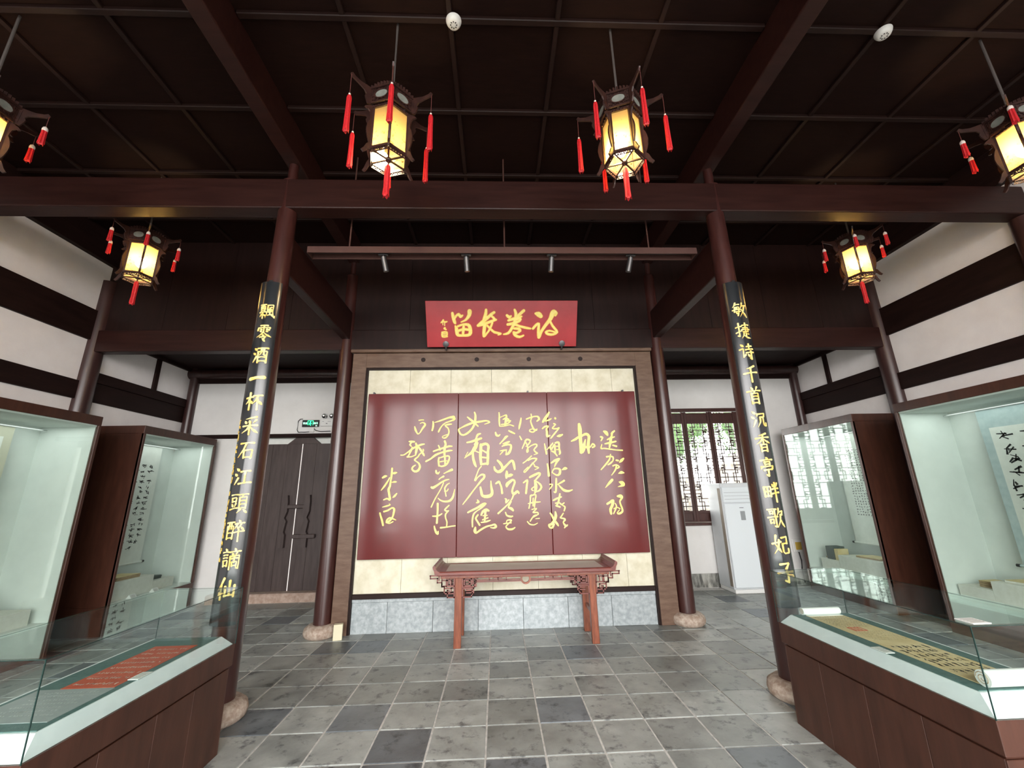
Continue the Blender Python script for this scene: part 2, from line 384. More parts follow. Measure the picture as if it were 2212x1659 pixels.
PANEL_BRUSH = """
-1092 2710 15,-1059 2715 16,-1029 2715 14;-1149 2621 14,-1136 2579 28,-1116 2537 20,-1098 2516 16,-1070 2536 16,-1037 2595 24,-1004 2643 28,-1016 2669 20,-1045 2677 14,-1074 2663 9
-1216 2412 18,-1187 2409 30,-1146 2408 24;-1186 2397 17,-1202 2368 24,-1184 2345 16;-1323 2225 16,-1282 2227 15,-1227 2264 19,-1160 2315 24,-1091 2349 26,-1043 2366 26,-1005 2373 15;-1224 2201 21,-1208 2235 20,-1182 2292 26,-1169 2327 24;-1122 2384 24,-1108 2338 31,-1112 2280 33,-1121 2222 17;-1235 2199 19,-1178 2200 16,-1121 2222 13;-1079 2326 25,-1042 2279 28,-1012 2232 28,-999 2209 12;-1020 2301 15,-1013 2278 15,-1064 2233 18,-1085 2199 19,-1130 2159 22,-1106 2136 15,-1070 2107 22,-1055 2059 28,-1078 2011 31,-1123 2000 26,-1159 2029 24,-1149 2063 23,-1115 2085 13
-893 2689 18,-889 2653 26,-892 2605 26,-901 2564 23;-869 2677 10,-810 2694 20,-728 2723 23,-657 2746 28,-604 2748 46;-591 2727 37,-609 2707 25,-668 2686 18,-726 2663 16,-773 2616 18,-806 2556 22,-812 2539 15;-726 2636 14,-679 2644 24,-632 2650 18;-714 2621 18,-678 2590 19,-665 2543 20,-676 2495 19,-710 2458 21,-745 2455 14,-757 2473 9,-722 2490 12,-676 2507 9
-721 2408 28,-708 2366 28,-719 2320 33,-723 2250 31,-715 2181 24,-708 2089 24;-807 2350 16,-794 2321 20,-782 2286 16;-874 2270 20,-811 2292 24,-719 2320 25,-661 2336 26,-620 2336 18;-974 2134 23,-911 2167 22,-844 2218 30,-763 2251 22,-671 2273 26,-615 2278 16;-796 2182 17,-801 2137 24,-793 2068 20;-802 2171 15,-739 2193 18,-670 2203 21,-652 2180 21,-668 2123 24,-702 2078 25,-759 2062 20,-788 2074 18;-778 2125 15,-714 2135 13,-674 2134 11
-832 2006 20,-825 1978 28,-802 1966 22,-786 1988 14;-722 1965 11,-677 1987 18,-614 2014 35;-789 1887 12,-761 1909 16,-727 1925 26;-888 1784 24,-865 1778 35,-809 1810 26,-753 1848 22,-697 1875 21,-652 1885 12;-725 1842 14,-752 1775 14,-795 1699 13,-838 1623 15,-882 1526 17;-645 1834 11,-679 1813 16,-706 1769 20,-700 1730 16,-687 1664 15;-660 1757 13,-677 1730 15,-711 1730 9;-793 1639 11,-759 1611 17,-702 1593 22,-635 1603 28,-596 1646 28,-580 1706 17,-572 1750 9
-797 1568 26,-795 1492 24,-798 1406 24,-802 1321 26;-860 1408 14,-809 1407 20,-771 1417 19,-738 1437 15;-834 1280 16,-827 1248 22,-809 1205 28,-787 1184 26,-782 1215 13;-645 1543 15,-678 1511 20,-700 1485 19,-671 1468 20,-649 1473 13,-687 1431 20,-686 1383 17,-668 1329 17,-672 1265 16;-750 1259 22,-672 1265 16,-606 1275 15,-559 1279 15
-1433 2047 24,-1434 1966 26,-1441 1888 24,-1448 1811 28,-1463 1767 33,-1454 1712 28,-1439 1646 30,-1438 1630 13;-1460 1922 13,-1480 1878 20,-1521 1812 24,-1563 1758 11;-1553 1924 24,-1524 1940 33,-1501 1945 17;-1429 1977 15,-1396 1982 31,-1368 1988 18;-1423 1860 11,-1389 1865 24,-1367 1865 16;-1522 1632 15,-1478 1647 20,-1444 1630 24;-1353 1710 17,-1379 1678 28,-1401 1662 14
-1533 1538 9,-1483 1550 20,-1434 1565 15,-1446 1579 9;-1561 1463 20,-1548 1422 22,-1528 1369 26,-1511 1307 24;-1510 1480 22,-1458 1495 22,-1404 1526 20,-1376 1510 28,-1379 1462 26,-1392 1408 22,-1418 1372 28,-1449 1346 26,-1471 1341 15,-1462 1373 22,-1430 1399 20,-1386 1387 19,-1346 1370 9;-1383 1350 15,-1426 1330 15,-1460 1336 13
-407 2749 16,-365 2713 28,-305 2663 28,-257 2615 19;-306 2815 20,-293 2772 28,-296 2700 33,-305 2651 31,-340 2580 28,-399 2521 28,-458 2492 24,-505 2511 25,-529 2571 24,-494 2594 16,-424 2629 28,-329 2664 30,-222 2680 28,-138 2691 20,-93 2670 21,-162 2640 9
-222 2507 20,-257 2495 28,-275 2460 24,-281 2437 18;-410 2386 20,-351 2396 28,-280 2419 31,-210 2441 28;-286 2437 24,-275 2401 35,-292 2354 43;-257 2377 16,-292 2319 52,-338 2250 39,-396 2205 21,-442 2171 9;-397 2251 9,-431 2194 9;-327 2238 28,-320 2157 33,-297 2083 35,-279 2048 15;-303 2273 16,-257 2249 15,-222 2237 10;-216 2353 35,-216 2283 40,-222 2190 38,-210 2081 33;-216 2342 38,-151 2364 35,-110 2334 33,-116 2258 33,-117 2177 35,-123 2085 35;-210 2081 26,-123 2091 28;-210 2283 19,-128 2235 22;-210 2179 23,-123 2166 20
-210 2052 15,-245 2008 15,-273 1940 15,-296 1867 24;-290 1862 20,-256 1906 15,-210 1939 22,-170 1933 30,-175 1893 28,-210 1860 28,-256 1805 21,-301 1750 17,-369 1663 20,-459 1551 12;-221 1771 24,-210 1716 33,-193 1660 35,-130 1648 43,-79 1663 43,-62 1702 38,-73 1779 26,-78 1852 12
-261 1606 13,-250 1579 31,-278 1569 13;-390 1446 20,-323 1477 26,-255 1508 28,-187 1545 37,-148 1555 19,-199 1507 19,-266 1465 15;-272 1460 15,-311 1423 22,-328 1348 22,-327 1263 18;-255 1411 20,-283 1369 24,-260 1326 22,-232 1282 24;-210 1410 22,-188 1453 31,-142 1473 40,-109 1462 21;-154 1463 31,-159 1398 26,-165 1324 20;-188 1399 12,-131 1403 13;-193 1346 15,-120 1371 15;-210 1314 15,-143 1323 22,-92 1338 15;-288 1252 22,-294 1210 42,-277 1183 22,-221 1219 24,-143 1259 22,-76 1274 20,-31 1283 26,-14 1256 30,-43 1241 21,-87 1247 10
45 2807 16,48 2756 21,47 2683 23,52 2616 19;60 2737 13,102 2755 14,150 2767 23,143 2706 33,130 2621 28;101 2706 14,137 2724 25,185 2705 16,149 2682 21,209 2687 16,160 2645 20,76 2634 16;52 2610 14,124 2612 14,196 2627 14,249 2610 18
-8 2522 19,3 2486 30,33 2473 26,57 2493 11;182 2543 20,217 2524 26,262 2502 19;163 2466 16,139 2454 33,97 2407 22,51 2361 15;96 2360 14,144 2377 22,185 2388 19,120 2348 15,84 2325 17;96 2331 16,167 2347 22,208 2335 28,201 2276 30,171 2225 33,141 2208 19;54 2261 11,95 2267 21,142 2272 20;95 2255 16,53 2209 12;142 2254 13,135 2208 18
-30 2044 19,-19 2004 31,21 1974 35,68 1991 42,139 2058 28,198 2114 28,227 2119 31,244 2068 35,254 2004 22;17 2129 25,52 2094 35,80 2047 35,80 2002 26
143 1978 24,142 1933 43,136 1893 28;148 1910 26,194 1926 42,223 1931 14;-9 1817 22,31 1839 31,48 1811 23,65 1766 24,75 1688 28;216 1869 14,175 1842 21,140 1809 28,140 1775 22,169 1808 15,228 1863 24,250 1829 26,226 1763 24,213 1707 28,235 1674 33,282 1706 33,304 1683 21
114 1615 14,131 1599 28,125 1560 17,165 1598 16;229 1663 24,206 1608 17,153 1543 17,84 1480 20,18 1425 22;199 1575 11,170 1532 20,158 1500 20,197 1483 35,220 1460 26;117 1436 15,134 1397 20,184 1380 24,212 1385 16
126 1296 12,138 1333 15,183 1337 21,194 1326 16,149 1285 15,120 1253 16,148 1221 22,204 1220 24,241 1240 13;90 1291 13,138 1296 15,194 1300 11
360 2725 14,350 2667 26,332 2595 25,326 2565 12
335 2463 15,358 2415 20
437 2708 18,486 2726 20,547 2743 18,601 2742 24,618 2706 30,587 2676 18;506 2780 14,510 2725 16,497 2677 19,513 2616 21,541 2556 26,576 2549 25;583 2561 15,528 2520 19,480 2532 19,487 2556 14,541 2568 10
366 2291 14,391 2344 18,429 2414 24,482 2396 21,451 2343 16,420 2320 13;405 2397 14,433 2343 20,443 2296 19,448 2249 17,430 2238 16,437 2284 14,498 2330 15,557 2347 21,574 2323 21,531 2271 19,554 2236 21,579 2218 14,529 2201 9
493 2184 15,457 2150 17,409 2111 16,373 2088 15;444 2122 16,504 2149 17,562 2143 23,537 2108 16,489 2063 19,441 2007 17,393 1962 17,382 1979 11,441 2030 15;502 2086 15,524 2068 16,535 2040 18,587 2021 14,534 1994 9
371 1821 19,424 1854 24,417 1793 26,402 1681 26;460 1893 24,519 1920 31,590 1947 28,601 1924 26,552 1869 20,540 1846 15,596 1800 24,615 1755 26,582 1711 22,535 1701 15;528 1847 23,538 1790 42,536 1734 40,523 1690 21;538 1779 11,479 1735 17,501 1713 13
535 1690 15,499 1657 11,464 1647 21,456 1570 17,436 1483 16;464 1641 9,533 1657 19,525 1591 19,511 1492 15;427 1543 9,507 1558 19,593 1562 12;498 1613 15,494 1515 21
476 1466 13,539 1476 15,491 1428 16,548 1426 19,559 1399 13,501 1384 16,448 1316 15;489 1363 9,541 1389 11;523 1346 9,574 1350 13;411 1311 15,441 1278 16,497 1268 13,546 1289 9
767 2802 23,741 2759 38,696 2698 40,671 2662 26;713 2674 18,762 2692 23,794 2709 13;851 2717 28,853 2709 28;661 2566 18,698 2595 24,747 2601 19,721 2565 25,725 2517 33,728 2457 33,765 2469 14;826 2636 18,850 2624 18,805 2570 18,865 2563 20,902 2575 16,851 2515 22,800 2456 21,775 2427 15;866 2455 12,902 2461 38,945 2478 18
682 2351 14,692 2292 22,706 2210 24;715 2268 9,745 2297 19,795 2349 19,802 2361 11;764 2315 25,774 2267 20,824 2337 24,827 2267 25,831 2220 19;779 2244 16,814 2232 24,853 2179 16;838 2361 24,885 2366 28,888 2289 24,896 2219 30,883 2201 16;847 2313 14,883 2313 14;851 2266 13,886 2266 15
712 2071 19,721 2002 26,726 1911 33;765 2082 18,820 2115 31,880 2137 26,842 2092 28,817 2046 20,810 2029 12;778 1967 16,803 2001 19,850 2005 21,884 1988 30,876 1931 33,834 1914 20,772 1955 13;914 1987 11,956 2004 40,979 2003 21
826 1869 20,823 1807 26,812 1690 24,788 1691 13;733 1792 17,770 1791 17,757 1764 19,726 1725 12;935 1839 26,887 1812 21,845 1790 14;851 1790 12,884 1750 22,928 1710 33,986 1698 28,1042 1713 14
868 1663 20,854 1606 24,839 1551 24,815 1513 20;774 1580 20,819 1601 24,883 1622 19;799 1541 15,851 1546 17,884 1523 20,920 1544 13;809 1508 22,859 1491 21;895 1512 13,928 1489 20,914 1440 17
724 1412 20,746 1379 24,771 1325 28,814 1270 28,825 1248 15;793 1427 21,797 1378 37,777 1324 37,735 1272 33,701 1262 26,711 1230 22,744 1229 28,769 1271 22;901 1408 15,870 1366 17,858 1350 15,909 1338 22,919 1321 24,895 1290 17,926 1246 28,950 1256 15;926 1246 21,908 1220 13
1193 2622 39,1198 2551 57,1198 2471 53,1198 2382 47,1203 2302 54,1198 2224 45;1068 2382 16,1124 2407 33,1176 2441 29;1191 2431 27,1238 2465 29,1289 2480 38,1322 2449 39,1313 2380 39,1302 2301 42,1306 2213 27;1269 2400 16,1249 2331 39,1236 2273 49,1217 2224 32;1239 2331 20,1277 2291 27,1326 2291 15,1370 2339 24,1398 2309 22,1366 2290 24
1544 2516 25,1573 2496 53,1590 2465 33;1696 2519 23,1663 2494 29,1647 2474 18;1492 2437 25,1517 2426 24,1493 2382 15;1585 2396 18,1626 2415 27,1689 2434 16;1663 2484 18,1636 2405 37,1621 2345 36,1606 2286 24;1545 2337 16,1611 2350 29,1703 2369 23;1658 2315 22,1707 2300 25;1499 2327 14,1485 2273 20,1525 2273 18,1604 2262 20,1703 2247 16,1787 2242 22
1555 2155 24,1605 2159 20,1644 2149 23,1640 2100 18,1597 2062 24,1566 2043 14;1613 2188 14,1592 2120 20,1537 2054 23,1462 1978 14;1690 2104 25,1715 2099 24;1792 2127 24,1759 2098 39,1732 2074 14;1634 2028 19,1685 2041 18,1722 2012 20,1691 1993 18;1684 2032 21,1664 1974 22,1604 1899 9;1704 1921 9,1745 1935 39,1782 1929 13
1608 1837 35,1566 1796 33,1504 1733 7;1704 1807 13,1742 1792 54,1759 1764 36,1683 1742 8
1514 1518 27,1554 1540 29,1594 1557 39,1580 1498 36,1551 1444 36,1556 1389 29;1663 1616 24,1706 1615 49,1724 1596 27,1691 1551 22,1696 1505 22,1712 1459 24,1712 1413 27,1667 1387 27,1639 1396 14,1671 1432 14;1621 1525 11,1636 1479 20,1590 1388 14;1600 1452 13,1645 1469 13,1682 1450 14
"""
PLAQUE_BRUSH = """
-616 479 27,-607 427 36,-588 353 36,-578 331 17;-592 384 11,-564 437 21,-526 463 27,-501 431 36,-469 447 13;-367 505 53,-373 452 44,-423 384 25,-493 350 8;-579 294 13,-565 257 38,-556 193 43,-546 161 32,-482 155 26,-396 160 32,-363 192 43,-367 267 41,-392 309 36,-467 315 21,-542 289 21;-456 310 17,-463 246 32,-471 171 24;-533 225 26,-458 246 28,-373 235 26
-128 525 25,-134 467 36,-151 404 42,-168 351 38;-11 488 28,-59 457 32,-113 404 32,-178 356 38,-249 298 28;-113 425 21,-49 435 23,-2 382 30;-243 298 28,-147 325 32,-50 361 28,15 382 21;-146 330 36,-159 245 39,-165 143 28,-116 191 17,-73 255 21,-39 340 21;-115 298 21,-62 244 21,-9 201 26,83 179 19,45 163 11
175 445 26,207 419 36,234 435 15;287 524 23,304 477 32,304 413 38,282 339 36,250 264 32,196 189 28,126 170 11;421 513 32,368 466 32,314 413 26;196 371 23,261 392 32,347 413 26,389 429 15;186 313 28,261 328 32,358 365 28,368 402 23,315 381 17;293 312 28,369 285 24,455 263 26,520 252 17;282 253 22,347 248 32,369 221 28,315 189 24,272 200 22,293 157 32,358 129 28,418 151 15
593 471 21,636 460 64,669 433 53;558 252 26,606 306 28,644 322 22,639 241 32,646 122 33,683 209 32,747 305 37,810 390 47,841 465 64,861 496 53,900 475 26,884 443 21;810 358 19,844 294 24,889 240 26,917 197 22,858 165 26,782 170 28,749 198 22,803 219 17,890 197 13
-751 380 13,-763 359 17,-783 343 8;-752 358 11,-721 353 15,-699 358 8;-732 343 13,-733 300 15;-758 343 11,-759 311 11;-729 268 11,-740 258 17,-716 242 11
-769 204 13,-705 204 13,-707 145 9;-774 204 13,-771 140 15,-702 140 11;-759 183 13,-716 183 15;-760 162 13,-717 161 15
"""
# strokes of the couplet characters on a 100 x 100 grid: kind letter, then x,y points
COUPLET = {
'飄': 'h8,12 44,9;v12,22 14,38;h12,22 42,20 40,38;v21,12 22,36;v31,11 31,36;h14,38 40,36;h14,47 38,45;h6,57 46,53;v26,57 27,90;p18,66 8,80;d34,66 42,76;p56,14 55,50 44,88;h56,14 88,10 86,50 92,80 99,84 98,74;p78,24 62,30;v62,38 64,54;h62,38 80,36 78,52 64,54;v71,30 71,68;h58,72 84,68;d80,62 86,74',
'零': 'h28,8 72,6;d14,22 11,36;h14,22 88,17 80,32;v50,8 50,42;d27,29 37,32;d26,39 36,42;d62,28 73,27;d62,38 73,40;p50,46 34,60 8,74;n50,46 70,60 96,70;d43,60 54,66;h30,74 68,71 56,83;d46,80 62,96',
'酒': 'd10,12 25,22;d5,38 18,46;p28,58 18,74 7,90;h34,14 92,10;v36,32 38,92;h36,32 88,28 86,90;p56,12 54,40 46,52;v70,12 70,48 80,50;h44,62 80,60;h40,84 84,82',
'一': 'H10,56 50,48 90,46',
'杯': 'h6,34 46,27;v28,6 28,94;p27,34 20,50 5,64;d32,46 42,58;h50,22 96,17;p74,20 64,44 45,64;v73,38 74,92;d78,46 95,62',
'采': 'p82,5 50,12 22,18;d19,28 28,38;d45,24 50,36;p82,20 68,36;h10,54 90,47;v50,42 50,95;p48,54 34,72 6,88;n52,54 72,72 97,85',
'石': 'h14,16 88,11;p48,14 36,44 5,84;v38,50 40,86;h38,50 84,46 79,86;h40,84 78,82',
'江': 'd12,12 28,22;d5,38 18,46;p28,58 18,74 8,90;h42,28 88,23;v64,28 64,80;h34,85 97,78',
'頭': 'h5,14 44,11;v11,28 14,46;h11,28 39,26 36,44;h14,45 36,43;d13,54 20,66;p37,52 30,68;h3,81 47,72;h50,12 96,8;p72,10 66,22;v56,24 57,76;h56,24 91,22 89,74;h58,40 86,38;h58,56 86,54;h58,74 87,72;p66,78 48,95;d78,78 96,93',
'醉': 'h4,16 46,12;v8,32 10,88;h8,32 44,30 42,86;v20,14 18,44;v32,14 32,42;h12,62 40,60;h10,84 42,82;d69,3 77,12;h52,20 96,15;p64,22 50,43;d64,32 71,41;p82,20 70,44;d80,32 94,45;h47,59 99,52;v72,46 73,98',
'謫': 'd19,5 28,13;h6,22 40,19;h12,34 34,32;h12,46 34,44;v12,58 14,82;h12,58 36,56 34,80;h14,80 34,78;d69,3 75,12;h46,20 98,16;d60,24 64,32;p82,22 76,32;v50,38 50,94;h50,38 94,35 93,93 85,88;h58,48 86,46;v71,40 71,64;v60,64 62,80;h60,64 84,62 82,80;h62,80 82,78',
'仙': 'p36,7 24,34 5,58;v24,36 25,95;v68,18 68,78;v46,42 46,80;h46,81 90,77;v91,38 90,84',
'敏': 'p24,5 16,20 5,31;h18,18 47,14;v18,32 13,60;h13,60 50,57;h18,32 45,30 40,70 33,82;h3,49 53,44;d26,34 31,42;d24,62 31,71;p70,5 64,24 51,41;h64,24 96,19;p86,22 72,56 46,90;n60,44 76,68 99,92',
'捷': 'h4,30 38,24;v22,5 22,84 12,79;h3,62 38,50;h44,18 92,14;h48,33 86,30 84,52;h40,44 98,40;h48,56 84,54;v66,4 66,84;h66,70 88,68;p52,62 48,78 34,95;n50,76 70,90 99,93',
'诗': 'd14,6 27,18;h5,37 27,32 23,82 38,67;h50,20 86,16;v66,5 66,36;h42,38 98,32;h44,56 99,51;v78,44 78,94 67,86;d53,63 63,77',
'千': 'p78,7 50,18 24,23;h6,51 96,42;v50,18 50,97',
'首': 'd31,3 40,16;p70,1 60,17;h6,27 96,20;p50,24 44,37;v28,38 28,93;h28,38 73,36 72,92;h30,54 70,52;h30,70 70,68;h28,90 72,88',
'沉': 'd13,11 27,22;d5,38 18,47;p28,58 18,76 8,92;p40,25 37,39;h40,26 93,22 86,37;p58,42 56,66 36,94;h58,42 78,40 78,80 84,89 98,87 97,73',
'香': 'p74,3 50,10 27,14;h8,29 92,22;v50,10 50,55;p48,30 32,46 8,59;n52,30 72,44 97,53;v32,62 33,96;h32,62 71,60 69,95;h34,77 68,75;h33,94 69,92',
'亭': 'd47,1 55,11;h12,18 88,13;v34,26 36,38;h34,26 69,24 66,37;h36,38 66,36;p14,50 11,62;h14,50 90,46 82,58;h27,67 76,62;v51,64 51,97 39,90',
'畔': 'v6,26 8,72;h6,26 43,24 40,71;h8,48 40,46;v24,26 24,70;h8,71 40,69;d55,11 64,24;p92,7 82,24;h52,36 94,32;h45,59 99,52;v73,5 73,98',
'歌': 'h4,10 51,8;v14,18 15,30;h14,18 32,17 30,30;h15,30 30,29;v42,10 42,42;h2,48 55,43;v12,58 13,74;h12,58 31,56 29,74;h13,74 29,73;v44,48 44,93 34,88;p68,5 64,24 53,40;h66,22 97,18 88,35;p78,34 72,62 50,94;n76,56 84,76 99,94',
'妃': 'p24,7 14,46;n14,46 28,62 44,84;p38,28 30,62 5,90;h1,45 47,36;h54,18 92,14 88,44;h56,46 88,44;h56,46 56,84 64,91 95,88 97,70',
'子': 'h23,14 76,10 53,34;v53,34 59,60 56,93 39,86;h6,53 96,46',
}
WIDTHS = {'h': (8, 5.5, 5.5, 8.5), 'H': (15, 12, 12, 15), 'v': (9, 7, 7, 7.5), 'p': (9, 7.5, 5, 1.5), 'n': (3, 6, 11, 3), 'd': (3, 8, 12, 8)}

# ------------------------------------------------------------------ central screen wall
sc0 = thing('screen_wall', 'brown framed screen wall with cream board behind the large red panel', 'screen', (XC-.02, YB, 0))
S = tuple(sc0.location)
FX0, FX1, CX0, CX1 = -2.10, 2.36, -1.87, 2.085
fr = MB(S); fy0, fy1 = 5.83, 5.93
fr.box(FX0, CX0-.03, fy0, fy1, 0, 3.73); fr.box(CX1+.03, FX1, fy0, fy1, 0, 3.73); fr.box(CX0-.03, CX1+.03, fy0, fy1, 3.51, 3.73)
fr.build('frame', frame_wood, sc0, bevel=.004)
fi = MB(S)
for x in (CX0-.03, CX0-.013, CX1, CX1+.017): fi.box(x, x+.013, 5.842, 5.93, .0, 3.51)
fi.box(CX0, CX1, 5.842, 5.93, 3.48, 3.493); fi.box(CX0, CX1, 5.842, 5.93, 3.497, 3.51)
fi.build('inner_moulding', batten_wood, sc0)
for a, b in zip([CX0, -1.26, -.66, -.06, .54, 1.14, 1.74], [-1.26, -.66, -.06, .54, 1.14, 1.74, CX1]):
    MB(S).cbox(a+.0015, b-.0015, 5.88, 5.92, .46, 3.48, .0015).build('cream_board', cream, sc0)
MB(S).cbox(CX0, CX1, 5.845, 5.93, .405, .465, .006).build('rail', batten_wood, sc0)
e = [CX0, -1.418, -.834, -.252, .331, .918, 1.492, CX1]
for a, b in zip(e, e[1:]):
    MB(S).cbox(a+.002, b-.002, 5.878, 5.92, 0, .360, .003).build('stone_slab', bluestone, sc0)
MB(S).cbox(CX0, CX1, 5.872, 5.92, .362, .404, .004).build('stone_cap', bluestone, sc0)
ml = MB(S).cbox(-2.13, 2.37, 5.79, 5.87, 3.735, 3.785, .008).build('top_moulding', frame_wood, sc0)
for x in (-1.07, -.278, .501, 1.28):
    k = MB((0, 0, 0)); r = .034
    vs = [(x-S[0]+r*math.cos(a*PI/6), 5.829-S[1]-.004*(a % 2), 3.625-S[2]+r*math.sin(a*PI/6)) for a in range(12)]
    k.add(vs + [(v[0], 5.835-S[1], v[2]) for v in vs], [tuple(range(12))] + [(i, (i+1) % 12, (i+1) % 12+12, i+12) for i in range(12)])
    k.build('peg_cap', batten_wood, sc0)

# ------------------------------------------------------------------ brush writing
def catmull(P, n=4):
    out = []
    for i in range(len(P)-1):
        p0 = P[max(i-1, 0)]; p1 = P[i]; p2 = P[i+1]; p3 = P[min(i+2, len(P)-1)]
        for k in range(n):
            t = k/n
            out.append(tuple(.5*((2*b) + (-a+c)*t + (2*a-5*b+4*c-d)*t*t + (-a+3*b-3*c+d)*t**3) for a, b, c, d in zip(p0, p1, p2, p3)))
    out.append(P[-1]); return out
def brush(mb, pts, fn, d0, d1, **kw):
    mb.nb = getattr(mb, 'nb', 0)
    # a raised brush stroke: pts (u, v, width) in metres, fn maps (u, v, depth)
    q = catmull(pts) if 2 < len(pts) and 'raw' not in kw else pts
    k = 10
    for i, (u, v, wd) in enumerate(q):
        r = max(wd, .003)/2; mb.nb += 1; e1 = d1 + (mb.nb % 40)*.00004
        if i in (0, len(q)-1) or i % 2 == 0:
            poly = [(u+r*math.cos(2*PI*a/k), v+r*math.sin(2*PI*a/k)) for a in range(k)]
            vs = [fn(x, y, d0) for x, y in poly] + [fn(x, y, e1) for x, y in poly]
            mb.add(vs, [tuple(range(k, 2*k))] + [(a, (a+1) % k, (a+1) % k+k, a+k) for a in range(k)])
        if i+1 < len(q):
            u2, v2, w2 = q[i+1]; r2 = max(w2, .003)/2; dx, dy = u2-u, v2-v; l = math.hypot(dx, dy)
            if l < 1e-6: continue
            nx, ny = -dy/l, dx/l
            c4 = [(u+nx*r, v+ny*r), (u-nx*r, v-ny*r), (u2-nx*r2, v2-ny*r2), (u2+nx*r2, v2+ny*r2)]
            vs = [fn(x, y, d0) for x, y in c4] + [fn(x, y, e1-.00002) for x, y in c4]
            mb.add(vs, [(4, 5, 6, 7), (1, 2, 6, 5), (3, 0, 4, 7)])
def parse(line):
    return [[tuple(float(x)/1000 for x in p.split()) for p in st.split(',')] for st in line.split(';')]

rp = thing('calligraphy_panel', 'large crimson lacquer panel of three boards with gilt running-script poem, on the screen wall', 'panel', (.11, 5.82, .885))
P0 = tuple(rp.location)
for a, b in ((-1.825, -.541), (-.537, .741), (.745, 2.045)):
    MB(P0).cbox(a, b, 5.80, 5.842, .885, 3.105, .005).build('board', red_lacquer, rp)
for x in (-1.75, .468, 1.871):
    MB(P0).cbox(x-.012, x+.012, 5.795, 5.85, 3.10, 3.128, .003).build('hook', metal_grey, rp)
for ln in PANEL_BRUSH.strip().split('\n'):
    mb = MB(P0)
    for st in parse(ln): brush(mb, st, lambda u, v, d: (u, 5.8005-d, v), 0, .006)
    mb.build('gilt_character', gilt, rp)

pq = thing('plaque', 'small red plaque with four large gilt characters, tilted forward above the screen wall', 'plaque', (.11, 5.72, 3.80))
pv = Vector((0, -.4722, .8815)); pn = Vector((0, -.8815, -.4722)); pb0 = Vector((0, 5.72, 3.80)); L0 = Vector(pq.location)
def pf(u, v, d): return Vector((u, 0, 0)) + pb0 + pv*v + pn*d - L0
b0 = MB(); x0, x1, v0, v1 = -1.0, 1.207, -.016, .655
cs = [(x0, v0), (x1, v0), (x1, v1), (x0, v1)]
b0.add([pf(u, v, -.035) for u, v in cs] + [pf(u, v, 0) for u, v in cs], [(0, 1, 2, 3), (4, 5, 6, 7), (0, 1, 5, 4), (1, 2, 6, 5), (2, 3, 7, 6), (3, 0, 4, 7)])
b0.build('board', plaque_red, pq, bevel=.004)
for ln in PLAQUE_BRUSH.strip().split('\n'):
    mb = MB()
    for st in parse(ln): brush(mb, st, lambda u, v, d: pf(u, v, d), 0, .008)
    mb.build('gilt_character', gilt, pq)
    rim = MB()
    for st in parse(ln):
        if len(st) > 2: brush(rim, [(u, v, ww+.014) for u, v, ww in st], lambda u, v, d: pf(u, v, d), -.001, .002)
    if rim.v: rim.build('character_outline', gilt_dark, pq)
for x in (-.725, .99):
    k = MB(); r = .045
    pts = [(x + r*math.cos(a*PI/7), .03 + r*math.sin(a*PI/7)) for a in range(14)]
    k.add([pf(u, v, .0) for u, v in pts] + [pf(u, v, .022) for u, v in pts] + [pf(x, .03, .034)],
          [(a, (a+1) % 14, (a+1) % 14+14, a+14) for a in range(14)] + [(a+14, (a+1) % 14+14, 28) for a in range(14)])
    k.tube([pf(x, -.01, .01), pf(x, -.05, .005), Vector((x, 5.80, 3.765))-L0], .012, 6)
    k.build('peg', metal_grey, pq, smooth=True)

# ------------------------------------------------------------------ couplet boards
def glyph(ch, size):
    cu = bpy.data.curves.new('glyph', 'FONT'); cu.body = ch; cu.size = size; cu.align_x = 'CENTER'
    cu.offset = size*.006; cu.extrude = 0; cu.resolution_u = 3
    o = bpy.data.objects.new('glyph', cu); C.objects.link(o); bpy.context.view_layer.update()
    me = bpy.data.meshes.new_from_object(o.evaluated_get(bpy.context.evaluated_depsgraph_get()))
    bpy.data.objects.remove(o); bpy.data.curves.remove(cu)
    return me
def bent_char(ch, sx, sz, cx, cyy, R, zc, parent, m, phi0=0.):
    # one hand-brushed character laid on the curved board
    sts = COUPLET[ch].split(';'); k = 1.28 if len(sts) < 5 else 1.14 if len(sts) < 11 else .98 if len(sts) < 15 else .86
    mb = MB(parent.location)
    def fn(u, v, d):
        a = u/R + phi0; return (cx + (R+d)*math.sin(a), cyy - (R+d)*math.cos(a), zc + v)
    for st in sts:
        ws = WIDTHS[st[0]]; P = [tuple(map(float, q.split(','))) for q in st[1:].split()]
        n = len(P)-1; q = []
        for i in range(n):
            for j in range(5 if n > 1 else 8):
                t = j/(5 if n > 1 else 8); q.append((P[i][0]+(P[i+1][0]-P[i][0])*t, P[i][1]+(P[i+1][1]-P[i][1])*t))
        q.append(P[-1]); pts = []
        for i, (x, y) in enumerate(q):
            t = i/(len(q)-1)*3; a_ = min(int(t), 2); w_ = ws[a_]+(ws[a_+1]-ws[a_])*(t-a_)
            bow = math.sin(PI*t/3)*(-1.5 if st[0] == 'h' else 0)
            pts.append(((x-50)/100*sx, (50-y-bow)/100*sz, w_*k/100*sz))
        brush(mb, pts, fn, 0, .005, raw=1)
    return mb.build('gilt_character', m, parent)
